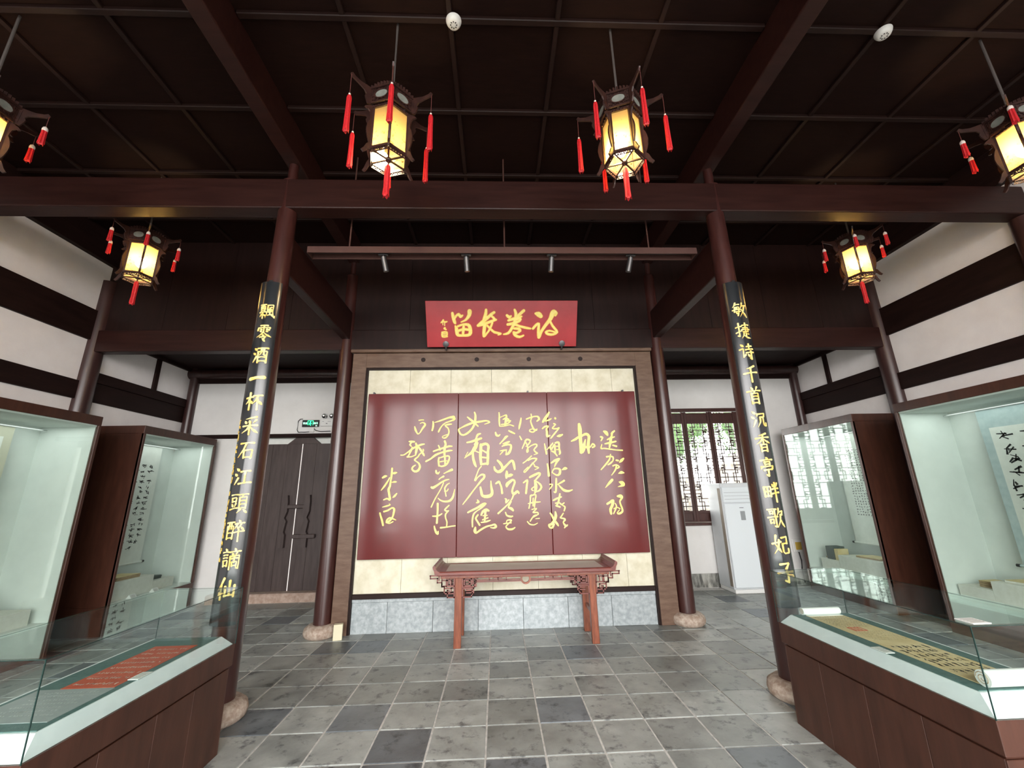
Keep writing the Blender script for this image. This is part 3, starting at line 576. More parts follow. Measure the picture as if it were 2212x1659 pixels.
def arc_shell(mb, cx, cyy, R, t, a0, a1, z0, z1, n=24):
    vs = []; fs = []
    for k in range(n+1):
        a = a0 + (a1-a0)*k/n
        for rr, z in ((R, z0), (R, z1), (R-t, z0), (R-t, z1)): vs.append((cx+rr*math.sin(a), cyy-rr*math.cos(a), z))
    for k in range(n):
        q = k*4; p = q+4
        fs += [(q, p, p+1, q+1), (q+2, q+3, p+3, p+2), (q+1, p+1, p+3, q+3), (q, q+2, p+2, p)]
    fs += [(0, 1, 3, 2), (n*4, n*4+2, n*4+3, n*4+1)]
    return mb.add(vs, fs)
RB = .142
for x, txt, side in ((XL, '飄零酒一杯采石江頭醉謫仙', 'left'), (XR, '敏捷诗千首沉香亭畔歌妃子', 'right')):
    t = thing('couplet_board', 'curved black lacquer couplet board with gold characters on the front %s column' % side, 'couplet board', (x, YF-RB, .70))
    mb = MB(t.location); arc_shell(mb, x, YF, RB, .022, -rad(48), rad(48), .70, 3.75)
    mb.build('board', black_lacquer, t, smooth=True)
    for k, ch in enumerate(txt):
        bent_char(ch, .142, .178, x, YF, RB, 3.425-.2225*k, t, gilt_warm, phi0=.10 if x < 0 else -.02)
    mb = MB(t.location); mb.box(x-.018, x+.018, YF-RB+.02, YF-.1, 3.74, 3.775); mb.build('hook', chrome, t)
    if x < 0:                                       # small signature column on the far left of the board
        g = random.Random(3); mb = MB(t.location)
        def bf(u, v, d, x=x):
            a = u/RB; return (x+(RB+d)*math.sin(a), YF-(RB+d)*math.cos(a), v)
        z = 2.36
        while z > 1.16:
            if abs(z-1.78) > .05:
                for s in range(4):
                    u = -.100 + g.uniform(-.012, .010); v = z + g.uniform(-.02, .02)
                    if s % 2: brush(mb, [(u-.007, v, .003), (u+.007, v+.003, .003)], bf, 0, .003)
                    else: brush(mb, [(u, v+.011, .003), (u+g.uniform(-.005, .005), v-.011, .003)], bf, 0, .003)
            z -= .058
        prop(mb.build('small_signature', gilt_dark, t), kind='stuff')

# ------------------------------------------------------------------ altar table
tt = thing('altar_table', 'long rosewood altar table with everted ends and fretwork, standing before the red panel', 'table', (.33, 5.47, 0))
Tt = tuple(tt.location); ty0, ty1, tz = 5.14, 5.79, .822
def sect(x0, x1, m, nm):
    MB(Tt).cbox(x0, x1, ty0, ty1, tz-.045, tz, .008).build(nm, m, tt)
tp = MB(Tt)
tp.cbox(-.70, 1.36, ty0, ty0+.06, tz-.045, tz, .008); tp.cbox(-.70, 1.36, ty1-.06, ty1, tz-.045, tz, .008)
tp.cbox(-.70, -.60, ty0+.058, ty1-.058, tz-.045, tz, .004); tp.cbox(1.26, 1.36, ty0+.058, ty1-.058, tz-.045, tz, .004)
tp.box(-.64, 1.30, ty0+.02, ty1-.02, tz-.055, tz-.02)
tp.build('top_frame', rosewood_dk, tt, smooth=False)
MB(Tt).box(-.60, 1.26, ty0+.06, ty1-.06, tz-.02, tz-.004).build('top_panel', table_inlay, tt)
for s, xe in ((-1, -.70), (1, 1.36)):
    prof = [(0, -.045), (0, 0), (-.03*1, .002), (-.005, .012), (.018, .035), (.028, .062), (.045, .066), (.050, .045), (.038, .012), (.03, -.02), (.012, -.045)]
    prof = [(0, -.045), (-.035, -.002), (-.012, .010), (.008, .034), (.016, .062), (.030, .070), (.046, .058), (.044, .036), (.030, .012), (.022, -.02), (.012, -.045)]
    MB(Tt).prism([(xe + s*u, tz+v) for u, v in prof], lambda u, v, d: (u, (ty0+ty1)/2+d, v), ty1-ty0+.012).build('everted_end', rosewood_dk, tt)
ap = MB(Tt)
for y in (5.22, 5.71): ap.cbox(-.66, 1.32, y-.014, y+.014, tz-.085, tz-.045, .004)
ap.build('apron', rosewood, tt)
for x, dx in ((-.452, -.012), (1.112, .012)):
    for y, dy in ((5.25, .035), (5.70, .03)):
        mb = MB(Tt); wv = .042
        y1 = y + (dy if y < 5.5 else dy); 
        for (za, zb) in ((tz-.046, 0),):
            mb.add([(x-wv*.95, y-.035, za), (x+wv*.95, y-.035, za), (x+wv*.95, y+.035, za), (x-wv*.95, y+.035, za),
                    (x-wv+dx, y1-.035, zb), (x+wv+dx, y1-.035, zb), (x+wv+dx, y1+.035, zb), (x-wv+dx, y1+.035, zb)],
                   [(0, 1, 2, 3), (4, 7, 6, 5), (0, 4, 5, 1), (1, 5, 6, 2), (2, 6, 7, 3), (3, 7, 4, 0)])
        mb.build('leg', rosewood, tt, bevel=.006)
    MB(Tt).cbox(x-.016+dx, x+.016+dx, 5.25, 5.72, .285, .335, .004).build('stretcher', rosewood, tt)
def fret(lines, mirror, y, name, t=.013, wd=.013):
    k = .000742; mb = MB(Tt)
    for ln in lines:
        for (a, b), (c, d) in zip(ln, ln[1:]):
            xa, xb = .33+(a-1630)*k, .33+(c-1630)*k
            if mirror: xa, xb = .66-xa, .66-xb
            za, zb = .778-(b-425)*k, .778-(d-425)*k
            lo = (min(xa, xb)-wd/2, max(xa, xb)+wd/2); zo = (min(za, zb)-wd/2, max(za, zb)+wd/2)
            mb.box(lo[0], lo[1], y-t/2, y+t/2, zo[0], zo[1])
    return mb.build(name, rosewood_dk, tt)
outer = [[(130,435),(520,435)], [(135,435),(135,475),(245,475),(245,535),(315,535),(315,595),(355,595),(355,695),(405,695),(405,750),(515,750)], [(510,435),(510,755)], [(315,440),(315,595)], [(315,590),(515,590)], [(270,440),(270,500)], [(320,505),(385,505),(385,440)], [(405,455),(465,455),(465,505),(405,505),(405,455)], [(405,505),(405,570)], [(385,505),(385,590)], [(360,620),(460,620),(460,680),(405,680),(405,650),(430,650)], [(405,695),(490,695)], [(455,520),(455,575)]]
inner = [[(630,435),(860,435)], [(635,435),(635,755)], [(640,750),(780,750),(780,710),(810,710),(810,630),(645,630)], [(700,690),(790,690),(790,655),(700,655)], [(650,605),(830,605),(830,560),(790,560)], [(665,490),(775,490),(775,590),(665,590),(665,490)], [(690,515),(745,515),(745,560),(700,560)], [(640,475),(850,475)], [(730,435),(730,475)], [(850,435),(850,600)], [(800,490),(800,545)]]
rail = [[(850,515),(1560,515)], [(850,538),(1560,538)], [(1060,510),(1060,465),(1130,465),(1130,435),(1275,435),(1275,465),(1325,465),(1325,510)], [(1195,435),(1195,510)], [(1130,487),(1250,487)]]
for y in (5.22, 5.71):
    for mir in (False, True):
        fret(outer, mir, y, 'fretwork_bracket'); fret(inner, mir, y, 'fretwork_bracket'); fret(rail, mir, y, 'fret_rail')
    rg = MB(Tt); vs = []; fs = []; n = 28
    for i in range(n):
        a = 2*PI*i/n
        for rr, yy in ((.060, y-.012), (.060, y+.012), (.040, y+.012), (.040, y-.012)): vs.append((.33+rr*math.cos(a), yy, .716+rr*math.sin(a)))
    for i in range(n):
        j = (i+1) % n
        for q in range(4): fs.append((i*4+q, j*4+q, j*4+(q+1) % 4, i*4+(q+1) % 4))
    rg.add(vs, fs); rg.box(.315, .345, y-.01, y+.01, .77, .785); rg.build('ring', rosewood, tt)

# ------------------------------------------------------------------ palace lanterns
def paper_panel():
    m = bpy.data.materials.new('painted_silk_panel'); m.use_nodes = True; nt = m.node_tree; N = nt.nodes; L = nt.links
    N.remove(N['Principled BSDF']); out = N['Material Output']
    tc = N.new('ShaderNodeTexCoord'); sp = N.new('ShaderNodeSeparateXYZ'); L.new(tc.outputs['Object'], sp.inputs[0])
    no = N.new('ShaderNodeTexNoise'); no.inputs['Scale'].default_value = 26; no.inputs['Detail'].default_value = 6; no.inputs['Roughness'].default_value = .75
    L.new(tc.outputs['Object'], no.inputs[0])
    zr = N.new('ShaderNodeMapRange'); zr.inputs[1].default_value = .10; zr.inputs[2].default_value = .30; zr.inputs[3].default_value = .08; zr.inputs[4].default_value = -.02
    L.new(sp.outputs[2], zr.inputs[0]); ad = N.new('ShaderNodeMath'); ad.operation = 'ADD'; L.new(no.outputs[0], ad.inputs[0]); L.new(zr.outputs[0], ad.inputs[1])
    rp = N.new('ShaderNodeValToRGB'); rp.color_ramp.elements[0].position = .62; rp.color_ramp.elements[0].color = (.50, .40, .22, 1)
    rp.color_ramp.elements[1].position = .68; rp.color_ramp.elements[1].color = (.20, .14, .06, 1); L.new(ad.outputs[0], rp.inputs[0])
    tl = N.new('ShaderNodeBsdfTranslucent'); df = N.new('ShaderNodeBsdfDiffuse'); tr = N.new('ShaderNodeBsdfTransparent')
    L.new(rp.outputs[0], tl.inputs[0]); L.new(rp.outputs[0], df.inputs[0]); tr.inputs[0].default_value = (.95, .85, .6, 1)
    m1 = N.new('ShaderNodeMixShader'); m1.inputs[0].default_value = .3; L.new(tl.outputs[0], m1.inputs[1]); L.new(df.outputs[0], m1.inputs[2])
    m2 = N.new('ShaderNodeMixShader'); m2.inputs[0].default_value = .38; L.new(m1.outputs[0], m2.inputs[1]); L.new(tr.outputs[0], m2.inputs[2])
    L.new(m2.outputs[0], out.inputs[0]); return m
silk = paper_panel()
lant_wood = mat('lantern_rosewood', (.022, .008, .0065), (.048, .018, .013), .42, 18, coat=.15)
medallion = mat('frosted_medallion_glass', (.17, .18, .16), (.24, .25, .22), .4, 20)
bulb_m = emit('lamp_bulb', (1.0, .76, .42), 90)
cord_m = mat('dark_red_cord', (.12, .03, .025), None, .8)
bead_m = mat('white_bead', (.75, .66, .60), None, .4)
def hexp(r, z, k, a0=0): a = a0 + k*PI/3; return Vector((r*math.cos(a), r*math.sin(a), z))
def make_lantern(name_label, bulb_z, bulb_xy, string, tlen, bead):
    t = thing('palace_lantern', name_label, 'lantern', group=None)
    fr = MB()
    for k in range(6):
        fr.obox(hexp(.150, .0, k), hexp(.150, .405, k), .020, .020)
        for z, r, h in ((.012, .150, .022), (.395, .150, .022), (.415, .178, .014), (.545, .190, .018)):
            fr.obox(hexp(r, z, k), hexp(r, z, k+1), h*.8, h)
        fr.obox(hexp(.182, .41, k), hexp(.190, .548, k), .018, .018)
    fr.build('frame', lant_wood, t)
    for k in range(6):                                             # painted silk panes
        a, b = hexp(.143, .022, k), hexp(.143, .022, k+1); c, d = hexp(.143, .386, k+1), hexp(.143, .386, k)
        n = ((a+b)/2); n.z = 0; n.normalize(); n *= .002
        MB().add([a-n, b-n, c-n, d-n, a+n, b+n, c+n, d+n], [(0,3,2,1),(4,5,6,7),(0,1,5,4),(1,2,6,5),(2,3,7,6),(3,0,4,7)]).build('pane', silk, t)
        # crown plate with oval medallion and pierced lattice
        p0, p1 = hexp(.178, .42, k), hexp(.178, .42, k+1); u = (p1-p0); wl = u.length; u.normalize(); nn = ((p0+p1)/2); nn.z = 0; nn.normalize()
        cen = (p0+p1)/2 + Vector((0, 0, .062))
        pl = MB(); fn = lambda x, z, dd, cen=cen, u=u, nn=nn: cen + u*x + Vector((0, 0, z)) + nn*dd
        for sx in (-1, 1):
            for j in range(3):
                xx = sx*(.052+.012*j)
                pl.add([fn(xx-.003, -.055, .0), fn(xx+.003, -.055, .0), fn(xx+.003, .055, .006), fn(xx-.003, .055, .006), fn(xx-.003, -.055, .004), fn(xx+.003, -.055, .004), fn(xx+.003, .055, .01), fn(xx-.003, .055, .01)], [(0,3,2,1),(4,5,6,7),(0,1,5,4),(1,2,6,5),(2,3,7,6),(3,0,4,7)])
            for j in range(4):
                zz = -.045+.03*j
                pl.obox(fn(sx*.045, zz, .004), fn(sx*.085, zz+.008, .004), .006, .006)
        for sz in (-1, 1):
            for j in range(5): pl.obox(fn(-.06+.03*j, sz*.040, .004), fn(-.05+.03*j, sz*.056, .006), .006, .006)
        ring = [(.057*math.cos(q*PI/8), .041*math.sin(q*PI/8)) for q in range(16)]
        for q in range(16): pl.obox(fn(*ring[q], .005), fn(*ring[(q+1) % 16], .005), .007, .009)
        pl.build('pierced_plate', lant_wood, t)
        MB().prism(ring, lambda x, z, dd, fn=fn: fn(x, z, dd+.003), .004).build('medallion', medallion, t)
        # back board of the crown, top cresting, lower lace
        cr = MB().add([hexp(.172, .415, k), hexp(.172, .415, k+1), hexp(.182, .548, k+1), hexp(.182, .548, k)], [(0, 1, 2, 3)])
        bk = [hexp(.168, .415, k), hexp(.168, .415, k+1), hexp(.178, .548, k+1), hexp(.178, .548, k)]
        cr.add(bk, [(3, 2, 1, 0)])
        for j in range(7):
            x = -.078 + .026*j; h = .012 + .022*math.cos((x/.09)*PI/2)
            cr.obox(fn(x, .072, .012), fn(x, .072+h, .012), .018, .006)
            cr.obox(fn(x, -.085, -.012), fn(x+.008, -.098, -.014), .012, .005)
        cr.build('cresting', lant_wood, t)
        lc = MB(); q0, q1 = hexp(.150, 0, k), hexp(.150, 0, k+1); c2 = (q0+q1)/2; uu = (q1-q0).normalized()
        for j in range(6):
            x = -.055+.022*j; z = -.012 - .008*(j % 2)
            lc.obox(c2+uu*x+Vector((0, 0, .0)), c2+uu*(x+.011)+Vector((0, 0, z-.004)), .006, .006)
            lc.obox(c2+uu*x+Vector((0, 0, .0)), c2+uu*(x-.009)+Vector((0, 0, z)), .006, .006)
        lc.obox(c2-uu*.07+Vector((0, 0, -.024)), c2+uu*.07+Vector((0, 0, -.024)), .006, .006)
        lc.build('lace_apron', lant_wood, t)
        # dragon arm, side bracket and foot of this corner
        a = k*PI/3; ca, sa = math.cos(a), math.sin(a); f2 = lambda r, z, dd, ca=ca, sa=sa: (r*ca-dd*sa, r*sa+dd*ca, z)
        MB().prism([(.18,.40),(.205,.392),(.222,.43),(.228,.455),(.218,.475),(.236,.500),(.285,.520),(.335,.535),(.350,.56),(.335,.575),(.315,.560),(.27,.549),(.235,.552),(.19,.558)], f2, .012).build('arm', lant_wood, t)
        MB().prism([(.152,.385),(.172,.395),(.205,.372),(.222,.352),(.206,.345),(.198,.352),(.180,.335),(.172,.300),(.170,.27),(.180,.25),(.190,.215),(.196,.175),(.192,.130),(.181,.085),(.168,.05),(.185,.03),(.205,-.02),(.222,-.045),(.205,-.058),(.185,-.04),(.170,-.012),(.152,.0)], f2, .012).build('bracket', lant_wood, t)
        tip = Vector(f2(.342, .555, 0)); bz = tip.z-string
        MB().tube([tip+Vector((.003, 0, 0)), (tip.x, tip.y, bz)], .0022, 5).build('cord', cord_m, t)
        tas = MB(); n = 14; vs = []; fs = []
        prof = [(.006, 0), (.014, -.010), (.0165, -.03), (.016, -.3), (.019, -.85), (.021, -1.0)]
        for pi_, (r, z) in enumerate(prof):
            zz = z if z > -.05 else z*tlen
            for i in range(n):
                th = 2*PI*i/n; rr = r*(1 if pi_ < 2 else (1.1 if i % 2 else .82)); dz = 0 if pi_ < 5 else (.012 if i % 3 == 0 else -.006)
                vs.append((tip.x+rr*math.cos(th), tip.y+rr*math.sin(th), bz-.012+zz+dz))
        for q in range(len(prof)-1):
            for i in range(n):
                j = (i+1) % n; fs.append((q*n+i, q*n+j, (q+1)*n+j, (q+1)*n+i))
        fs.append(tuple(reversed(range(n)))); fs.append(tuple(range((len(prof)-1)*n, len(prof)*n)))
        tas.add(vs, fs); to = tas.build('tassel', redsilk, t)
        bm_ = MB()
        bm_.lathe([(.003, bz+.006), (.008, bz), (.008, bz-.006), (.004, bz-.012)] if not bead else [(.004, bz+.008), (.015, bz-.004), (.019, bz-.018), (.018, bz-.034), (.008, bz-.04)], 10, (tip.x, tip.y))
        bm_.build('bead', bead_m, to, smooth=True)
    sk = MB()
    for k in range(6): sk.obox((0, 0, .006), hexp(.150, .006, k), .011, .011)
    sk.lathe([(.022, -.006), (.026, .004), (.022, .018)], 12)
    sk.build('spoke', lant_wood, t)
    ct = MB(); n = 14; vs = []; fs = []
    for q, (r, z) in enumerate([(.006, -.04), (.018, -.055), (.021, -.09), (.020, -.25), (.024, -.33)]):
        for i in range(n):
            th = 2*PI*i/n; rr = r*(1.1 if i % 2 else .84); vs.append((rr*math.cos(th), rr*math.sin(th), z + (0 if q < 4 else (.012 if i % 3 else -.008))))
    for q in range(4):
        for i in range(n):
            j = (i+1) % n; fs.append((q*n+i, q*n+j, (q+1)*n+j, (q+1)*n+i))
    fs.append(tuple(reversed(range(n)))); fs.append(tuple(range(4*n, 5*n)))
    ct.add(vs, fs); ct.build('tassel', redsilk, t)
    MB().tube([(0, 0, .0), (0, 0, -.05)], .003, 6).build('cord', cord_m, t)
    bl = MB(); bx, by = bulb_xy
    bl.lathe([(.004, bulb_z-.062), (.034, bulb_z-.052), (.054, bulb_z-.024), (.060, bulb_z+.004), (.044, bulb_z+.036), (.018, bulb_z+.055), (.014, bulb_z+.06)], 16, (bx, by))
    bl.build('bulb', bulb_m, t, smooth=True)
    MB().tube([(bx, by, bulb_z+.062), (bx*.4, by*.4, bulb_z+.12), (0, 0, .40), (0, 0, ZC-4.19)], .0105, 8).build('rod', rod_grey, t)
    return t
HZ = 4.19
l1 = make_lantern('palace lantern left of centre with long red tassels, nearest the ceiling centre', .07, (-.075, -.055), .19, .33, False)
l1.location = (-.815, 2.65, HZ); l1.rotation_euler = (0, 0, rad(-75)); l1['label'] = 'lit palace lantern with long red tassels, left of the pair over the hall centre'
l2 = make_lantern('x', .11, (.02, -.04), .19, .33, False)
l2.location = (1.04, 2.65, HZ); l2.rotation_euler = (0, 0, rad(-80)); l2['label'] = 'lit palace lantern with long red tassels, right of the pair over the hall centre'
l3 = make_lantern('x', .20, (0, 0), .11, .15, True)
l3.location = (-4.16, 4.45, HZ); l3.rotation_euler = (0, 0, rad(-47)); l3['label'] = 'lit palace lantern with short tassels hanging before the left white wall, under the front beam'
dup(l3, (4.58, 4.45, HZ), rad(-128), 'lit palace lantern with short tassels hanging before the right white wall, under the front beam')
dup(l3, (4.48, 2.66, HZ), rad(-148), 'large lit palace lantern cut off by the right edge of the photo')
dup(l3, (-3.95, 2.66, HZ), rad(-32), 'palace lantern at the left edge of the photo, only its tassels in view')

# ------------------------------------------------------------------ lighting track
tr = thing('lighting_track', 'long brown lighting channel hung on three rods below the front beam', 'track light', (.125, 4.12, 4.32))
Tr = tuple(tr.location); ch = MB(Tr); x0, x1 = -2.06, 2.315
ch.box(x0, x1, 4.05, 4.06, 4.283, 4.36); ch.box(x0, x1, 4.18, 4.19, 4.283, 4.36); ch.box(x0, x1, 4.06, 4.18, 4.345, 4.36)
ch.box(x0, x0+.01, 4.06, 4.18, 4.283, 4.345); ch.box(x1-.01, x1, 4.06, 4.18, 4.283, 4.345)
ch.build('channel', track_brown, tr)
MB(Tr).box(x0+.05, x1-.05, 4.105, 4.14, 4.325, 4.345).build('rail', black_plastic, tr)
for x in (-1.63, .116, 1.79):
    MB(Tr).tube([(x, 4.12, 4.36), (x, 4.12, ZC)], .009, 8).build('rod', track_brown, tr)
for k, (x, lab) in enumerate(((-1.25, 'leftmost of the four grey spotlights on the brown track'), (-.32, 'grey spotlight second from the left on the brown track'), (.655, 'grey spotlight third from the left on the brown track'), (1.57, 'rightmost of the four grey spotlights on the brown track'))):
    s = thing('spotlight', lab, 'spotlight', (x, 4.125, 4.325), group='spotlights on the brown track')
    MB().cbox(-.055, .055, -.018, .018, -.03, 0, .003).build('adapter', metal_grey, s)
    mb = MB(); tilt = .02*(1.5-k)
    mb.tube([(0, .01, -.045), (tilt*.4, .03, -.11), (tilt, .055, -.20)], [.030, .031, .031], 20)
    mb.build('head', metal_grey, s, smooth=True)
    MB().tube([(0, 0, -.028), (0, .01, -.05)], .008, 8).build('neck', metal_grey, s)

# ------------------------------------------------------------------ smoke detectors
for x, lab in ((-.327, 'round white smoke detector on the ceiling left of the two central lanterns'), (3.475, 'round white smoke detector on the right-hand ceiling bay')):
    s = thing('smoke_detector', lab, 'smoke detector', (x, 2.585, ZC-.04), group='smoke detectors on the ceiling')
    MB().lathe([(.035, -.048), (.05, -.042), (.062, -.02), (.066, -.005), (.066, 0)], 28).build('housing', white_plastic, s, smooth=True)
    v = MB()
    for a in range(8):
        c_, s_ = math.cos(a*PI/4), math.sin(a*PI/4); v.obox((c_*.020, s_*.020, -.0485), (c_*.030, s_*.030, -.0475), .009, .003)
    v.build('vent', black_plastic, s)

def scribble(mb, x0, x1, y0, y1, cols, rows, fn, seed, lw=.004, d=.0012, colwise=True, dens=5):
    # small handwritten marks set out in columns; fn(u, v, depth)
    g = random.Random(seed); cw = (x1-x0)/cols; rh = (y1-y0)/rows
    for c in range(cols):
        for r in range(rows):
            if g.random() < .06: continue
            cx = x0+cw*(c+.5)+g.uniform(-.08, .08)*cw; cyy = y0+rh*(r+.5)+g.uniform(-.08, .08)*rh
            for s in range(dens):
                a = g.choice((0, 0, PI/2, PI/2, PI/4, -PI/4))+g.uniform(-.3, .3); l = g.uniform(.22, .62)
                ux, uy = math.cos(a)*l*cw/2, math.sin(a)*l*rh/2; ox, oy = g.uniform(-.22, .22)*cw, g.uniform(-.26, .26)*rh
                w_ = lw*g.uniform(.6, 1.3); p = Vector((cx+ox-ux, cyy+oy-uy)); q = Vector((cx+ox+ux, cyy+oy+uy)); n = (q-p)
                if n.length < 1e-6: continue
                n.normalize(); n = Vector((-n.y, n.x))*w_/2
                mb.add([fn(*(p+n), d), fn(*(p-n), d), fn(*(q-n*.6), d), fn(*(q+n*.6), d)], [(0, 1, 2, 3)])
    return mb

# ------------------------------------------------------------------ low glass-topped vitrines
def vitrine(s, xi, xo, y0, y1, label, yf):
    # s=+1 right one (aisle face xi < xo), s=-1 left one
    t = thing('vitrine', label, 'display case', ((xi+xo)/2, (y0+y1)/2, 0)); O = tuple(t.location)
    zt, zg = .668, 1.045; d = s
    MB(O).box(xi+d*.025, xo-d*.025, y0+.025, y1-.025, 0, .52).build('carcass', case_wood, t)
    # side boards with visible joints, on all four sides
    e = [y0+.02, y0+.385, y0+.735, y1-.36, y1-.02]
    for a, b in zip(e, e[1:]):
        MB(O).cbox(xi+d*.012, xi+d*.030, a+.0015, b-.0015, .0, .515, .002).build('board', case_wood, t)
        MB(O).cbox(xo-d*.030, xo-d*.012, a+.0015, b-.0015, .0, .515, .002).build('board', case_wood, t)
    for y in (y0, y1):
        q = 1 if y == y0 else -1
        MB(O).cbox(xi+d*.012, xo-d*.012, y+q*.012, y+q*.022, .0, .515, .002).build('board', case_wood, t)
    MB(O).cbox(xi, xo, y0, y1, .530, zt, .003).build('fascia', case_wood, t)
    # white sloping bed, teal cloth on top
    a0, a1, b0, b1 = xi+d*.012, xo-d*.012, y0+.012, y1-.012; i = d*.040; k = .075; zb = .738
    MB(O).add([(a0, b0, zt), (a1, b0, zt), (a1, b1, zt), (a0, b1, zt), (a0+i, b0+k, zb), (a1-i, b0+k, zb), (a1-i, b1-k, zb), (a0+i, b1-k, zb)],
              [(0,3,2,1),(4,5,6,7),(0,1,5,4),(1,2,6,5),(2,3,7,6),(3,0,4,7)]).build('sloping_bed', bed_white, t)
    MB(O).box(a0+i+d*.008, a1-i-d*.024, b0+k+.012, b1-k-.014, zb, zb+.004).build('cloth', teal, t)
    g = .008
    MB(O).box(xi, xi+d*g, y0, y1, zt, zg-g).build('pane', glass_low, t); MB(O).box(xo-d*g, xo, y0, y1, zt, zg-g).build('pane', glass_low, t)
    MB(O).box(xi+d*g, xo-d*g, y0, y0+g, zt, zg-g).build('pane', glass_low, t); MB(O).box(xi+d*g, xo-d*g, y1-g, y1, zt, zg-g).build('pane', glass_low, t)
    MB(O).box(xi, xo, y0, y1, zg-g, zg).build('pane', glass_low, t)
    ed = MB(O)
    for x in (xi, xo):
        ed.box(x-.0015, x+.0015, y0-.001, y1+.001, zg-g, zg-g+.003)
        for y in (y0, y1): ed.box(x-.002, x+.002, y-.002, y+.002, zt, zg-g)
    for y in (y0, y1): ed.box(min(xi, xo), max(xi, xo), y-.0015, y+.0015, zg-g, zg-g+.003)
    ed.build('glass_edge', edge_m, t)
    return t
edge_m = mat('dark_green_glass_edge', (.010, .030, .026), None, .15)
vitrine(1, 2.19, 2.76, 2.05, 3.50, 'low brown glass-topped vitrine on the right holding the yellow handscroll', 0)
vitrine(-1, -1.905, -2.475, 2.04, 3.43, 'low brown glass-topped vitrine on the left holding the orange-red sheet', 0)
ZB = .7425
# right: handscroll with two rolled ends
h = thing('handscroll', 'aged yellow handscroll unrolled between two white rolls, on teal cloth in the right vitrine', 'scroll', (2.46, 2.76, ZB)); O = tuple(h.location)
MB(O).box(2.325, 2.595, 2.20, 3.36, ZB, ZB+.003).build('paper', paper_y, h)
fl_ = lambda u, v, d: (u, v, ZB+.003+d)
mb = MB(O); scribble(mb, 2.345, 2.58, 3.06, 3.32, 12, 9, lambda u, v, d: fl_(u, v, d), 1, .002)
scribble(mb, 2.345, 2.58, 2.80, 2.98, 12, 6, fl_, 8, .0016, dens=3); prop(mb.build('small_writing', ink_soft, h), kind='stuff')
mb = MB(O); scribble(mb, 2.345, 2.57, 2.32, 2.72, 7, 6, fl_, 2, .006); prop(mb.build('large_writing', ink, h), kind='stuff')
sl = MB(O)
for a, b, c, d_ in ((2.385, 2.475, 2.985, 2.992), (2.385, 2.475, 3.053, 3.06), (2.385, 2.391, 2.985, 3.06), (2.469, 2.475, 2.985, 3.06)): sl.box(a, b, c, d_, ZB+.003, ZB+.0042)
for k in range(3): sl.box(2.40+.022*k, 2.408+.022*k, 3.0, 3.045, ZB+.003, ZB+.0042)
sl.build('seal', seal_red, h)
def roll(y, r, name):
    mb = MB(O); n = 24
    ys_ = (2.315, 2.605); vs = []; fs = []
    for x in ys_:
        for q in range(n): vs.append((x, y+r*math.cos(2*PI*q/n), ZB+r+r*math.sin(2*PI*q/n)))
    for q in range(n): fs.append((q, (q+1) % n, (q+1) % n+n, q+n))
    fs += [tuple(reversed(range(n))), tuple(range(n, 2*n))]; mb.add(vs, fs)
    o = mb.build(name, paper_w, h, smooth=True)
    sp = MB(O)
    for x in (2.313, 2.607):
        p = [(x, y+rr*math.cos(a), ZB+r+rr*math.sin(a)) for a, rr in [(q*.6, r*.85*(1-q/26)) for q in range(22)]]
        sp.tube(p, .0016, 4)
    sp.build('paper_coil', book_brown, o)
roll(3.385, .024, 'roll'); roll(2.175, .036, 'roll')
MB(O).box(2.33, 2.59, 3.33, 3.375, ZB+.0031, ZB+.005).build('end_paper', paper_w, h)
def label_card(name, label, loc, sx, sy, m=white_plastic, rz=0, tent=False):
    t = thing(name, label, 'label', loc, rz); mb = MB()
    if tent: mb.add([(-sx/2, -sy, 0), (sx/2, -sy, 0), (sx/2, 0, sy*1.3), (-sx/2, 0, sy*1.3), (sx/2, sy, 0), (-sx/2, sy, 0)], [(0, 1, 2, 3), (3, 2, 4, 5), (0, 3, 5), (1, 4, 2), (0, 5, 4, 1)])
    else: mb.cbox(-sx/2, sx/2, -sy/2, sy/2, 0, .004, .001)
    mb.build('card', m, t); ln = MB()
    for k in range(4):
        if tent: ln.box(-sx*.38, sx*(.36-.1*(k % 2)), -sy*(.8-.17*k)-.001, -sy*(.8-.17*k)-.0004, sy*1.3*(.2+.17*k), sy*1.3*(.2+.17*k)+.002)
        else: ln.box(-sx*.40+.02*sx*k, -sx*.36+.02*sx*k+.004, -sy*.4, sy*.35, .004, .0045) if False else ln.box(-sx*.38, sx*.38, sy*(.28-.18*k), sy*(.28-.18*k)+.002, .004, .0045)
    ln.build('text_line', ink_soft, t); return t
label_card('label_card', 'small white caption card on the sloping bed edge beside the yellow handscroll', (2.262, 2.655, ZB), .055, .10, paper_w)
label_card('label_card', 'white caption plate lying on top of the right vitrine glass at its near corner', (2.262, 2.10, 1.045), .09, .085, white_plastic)
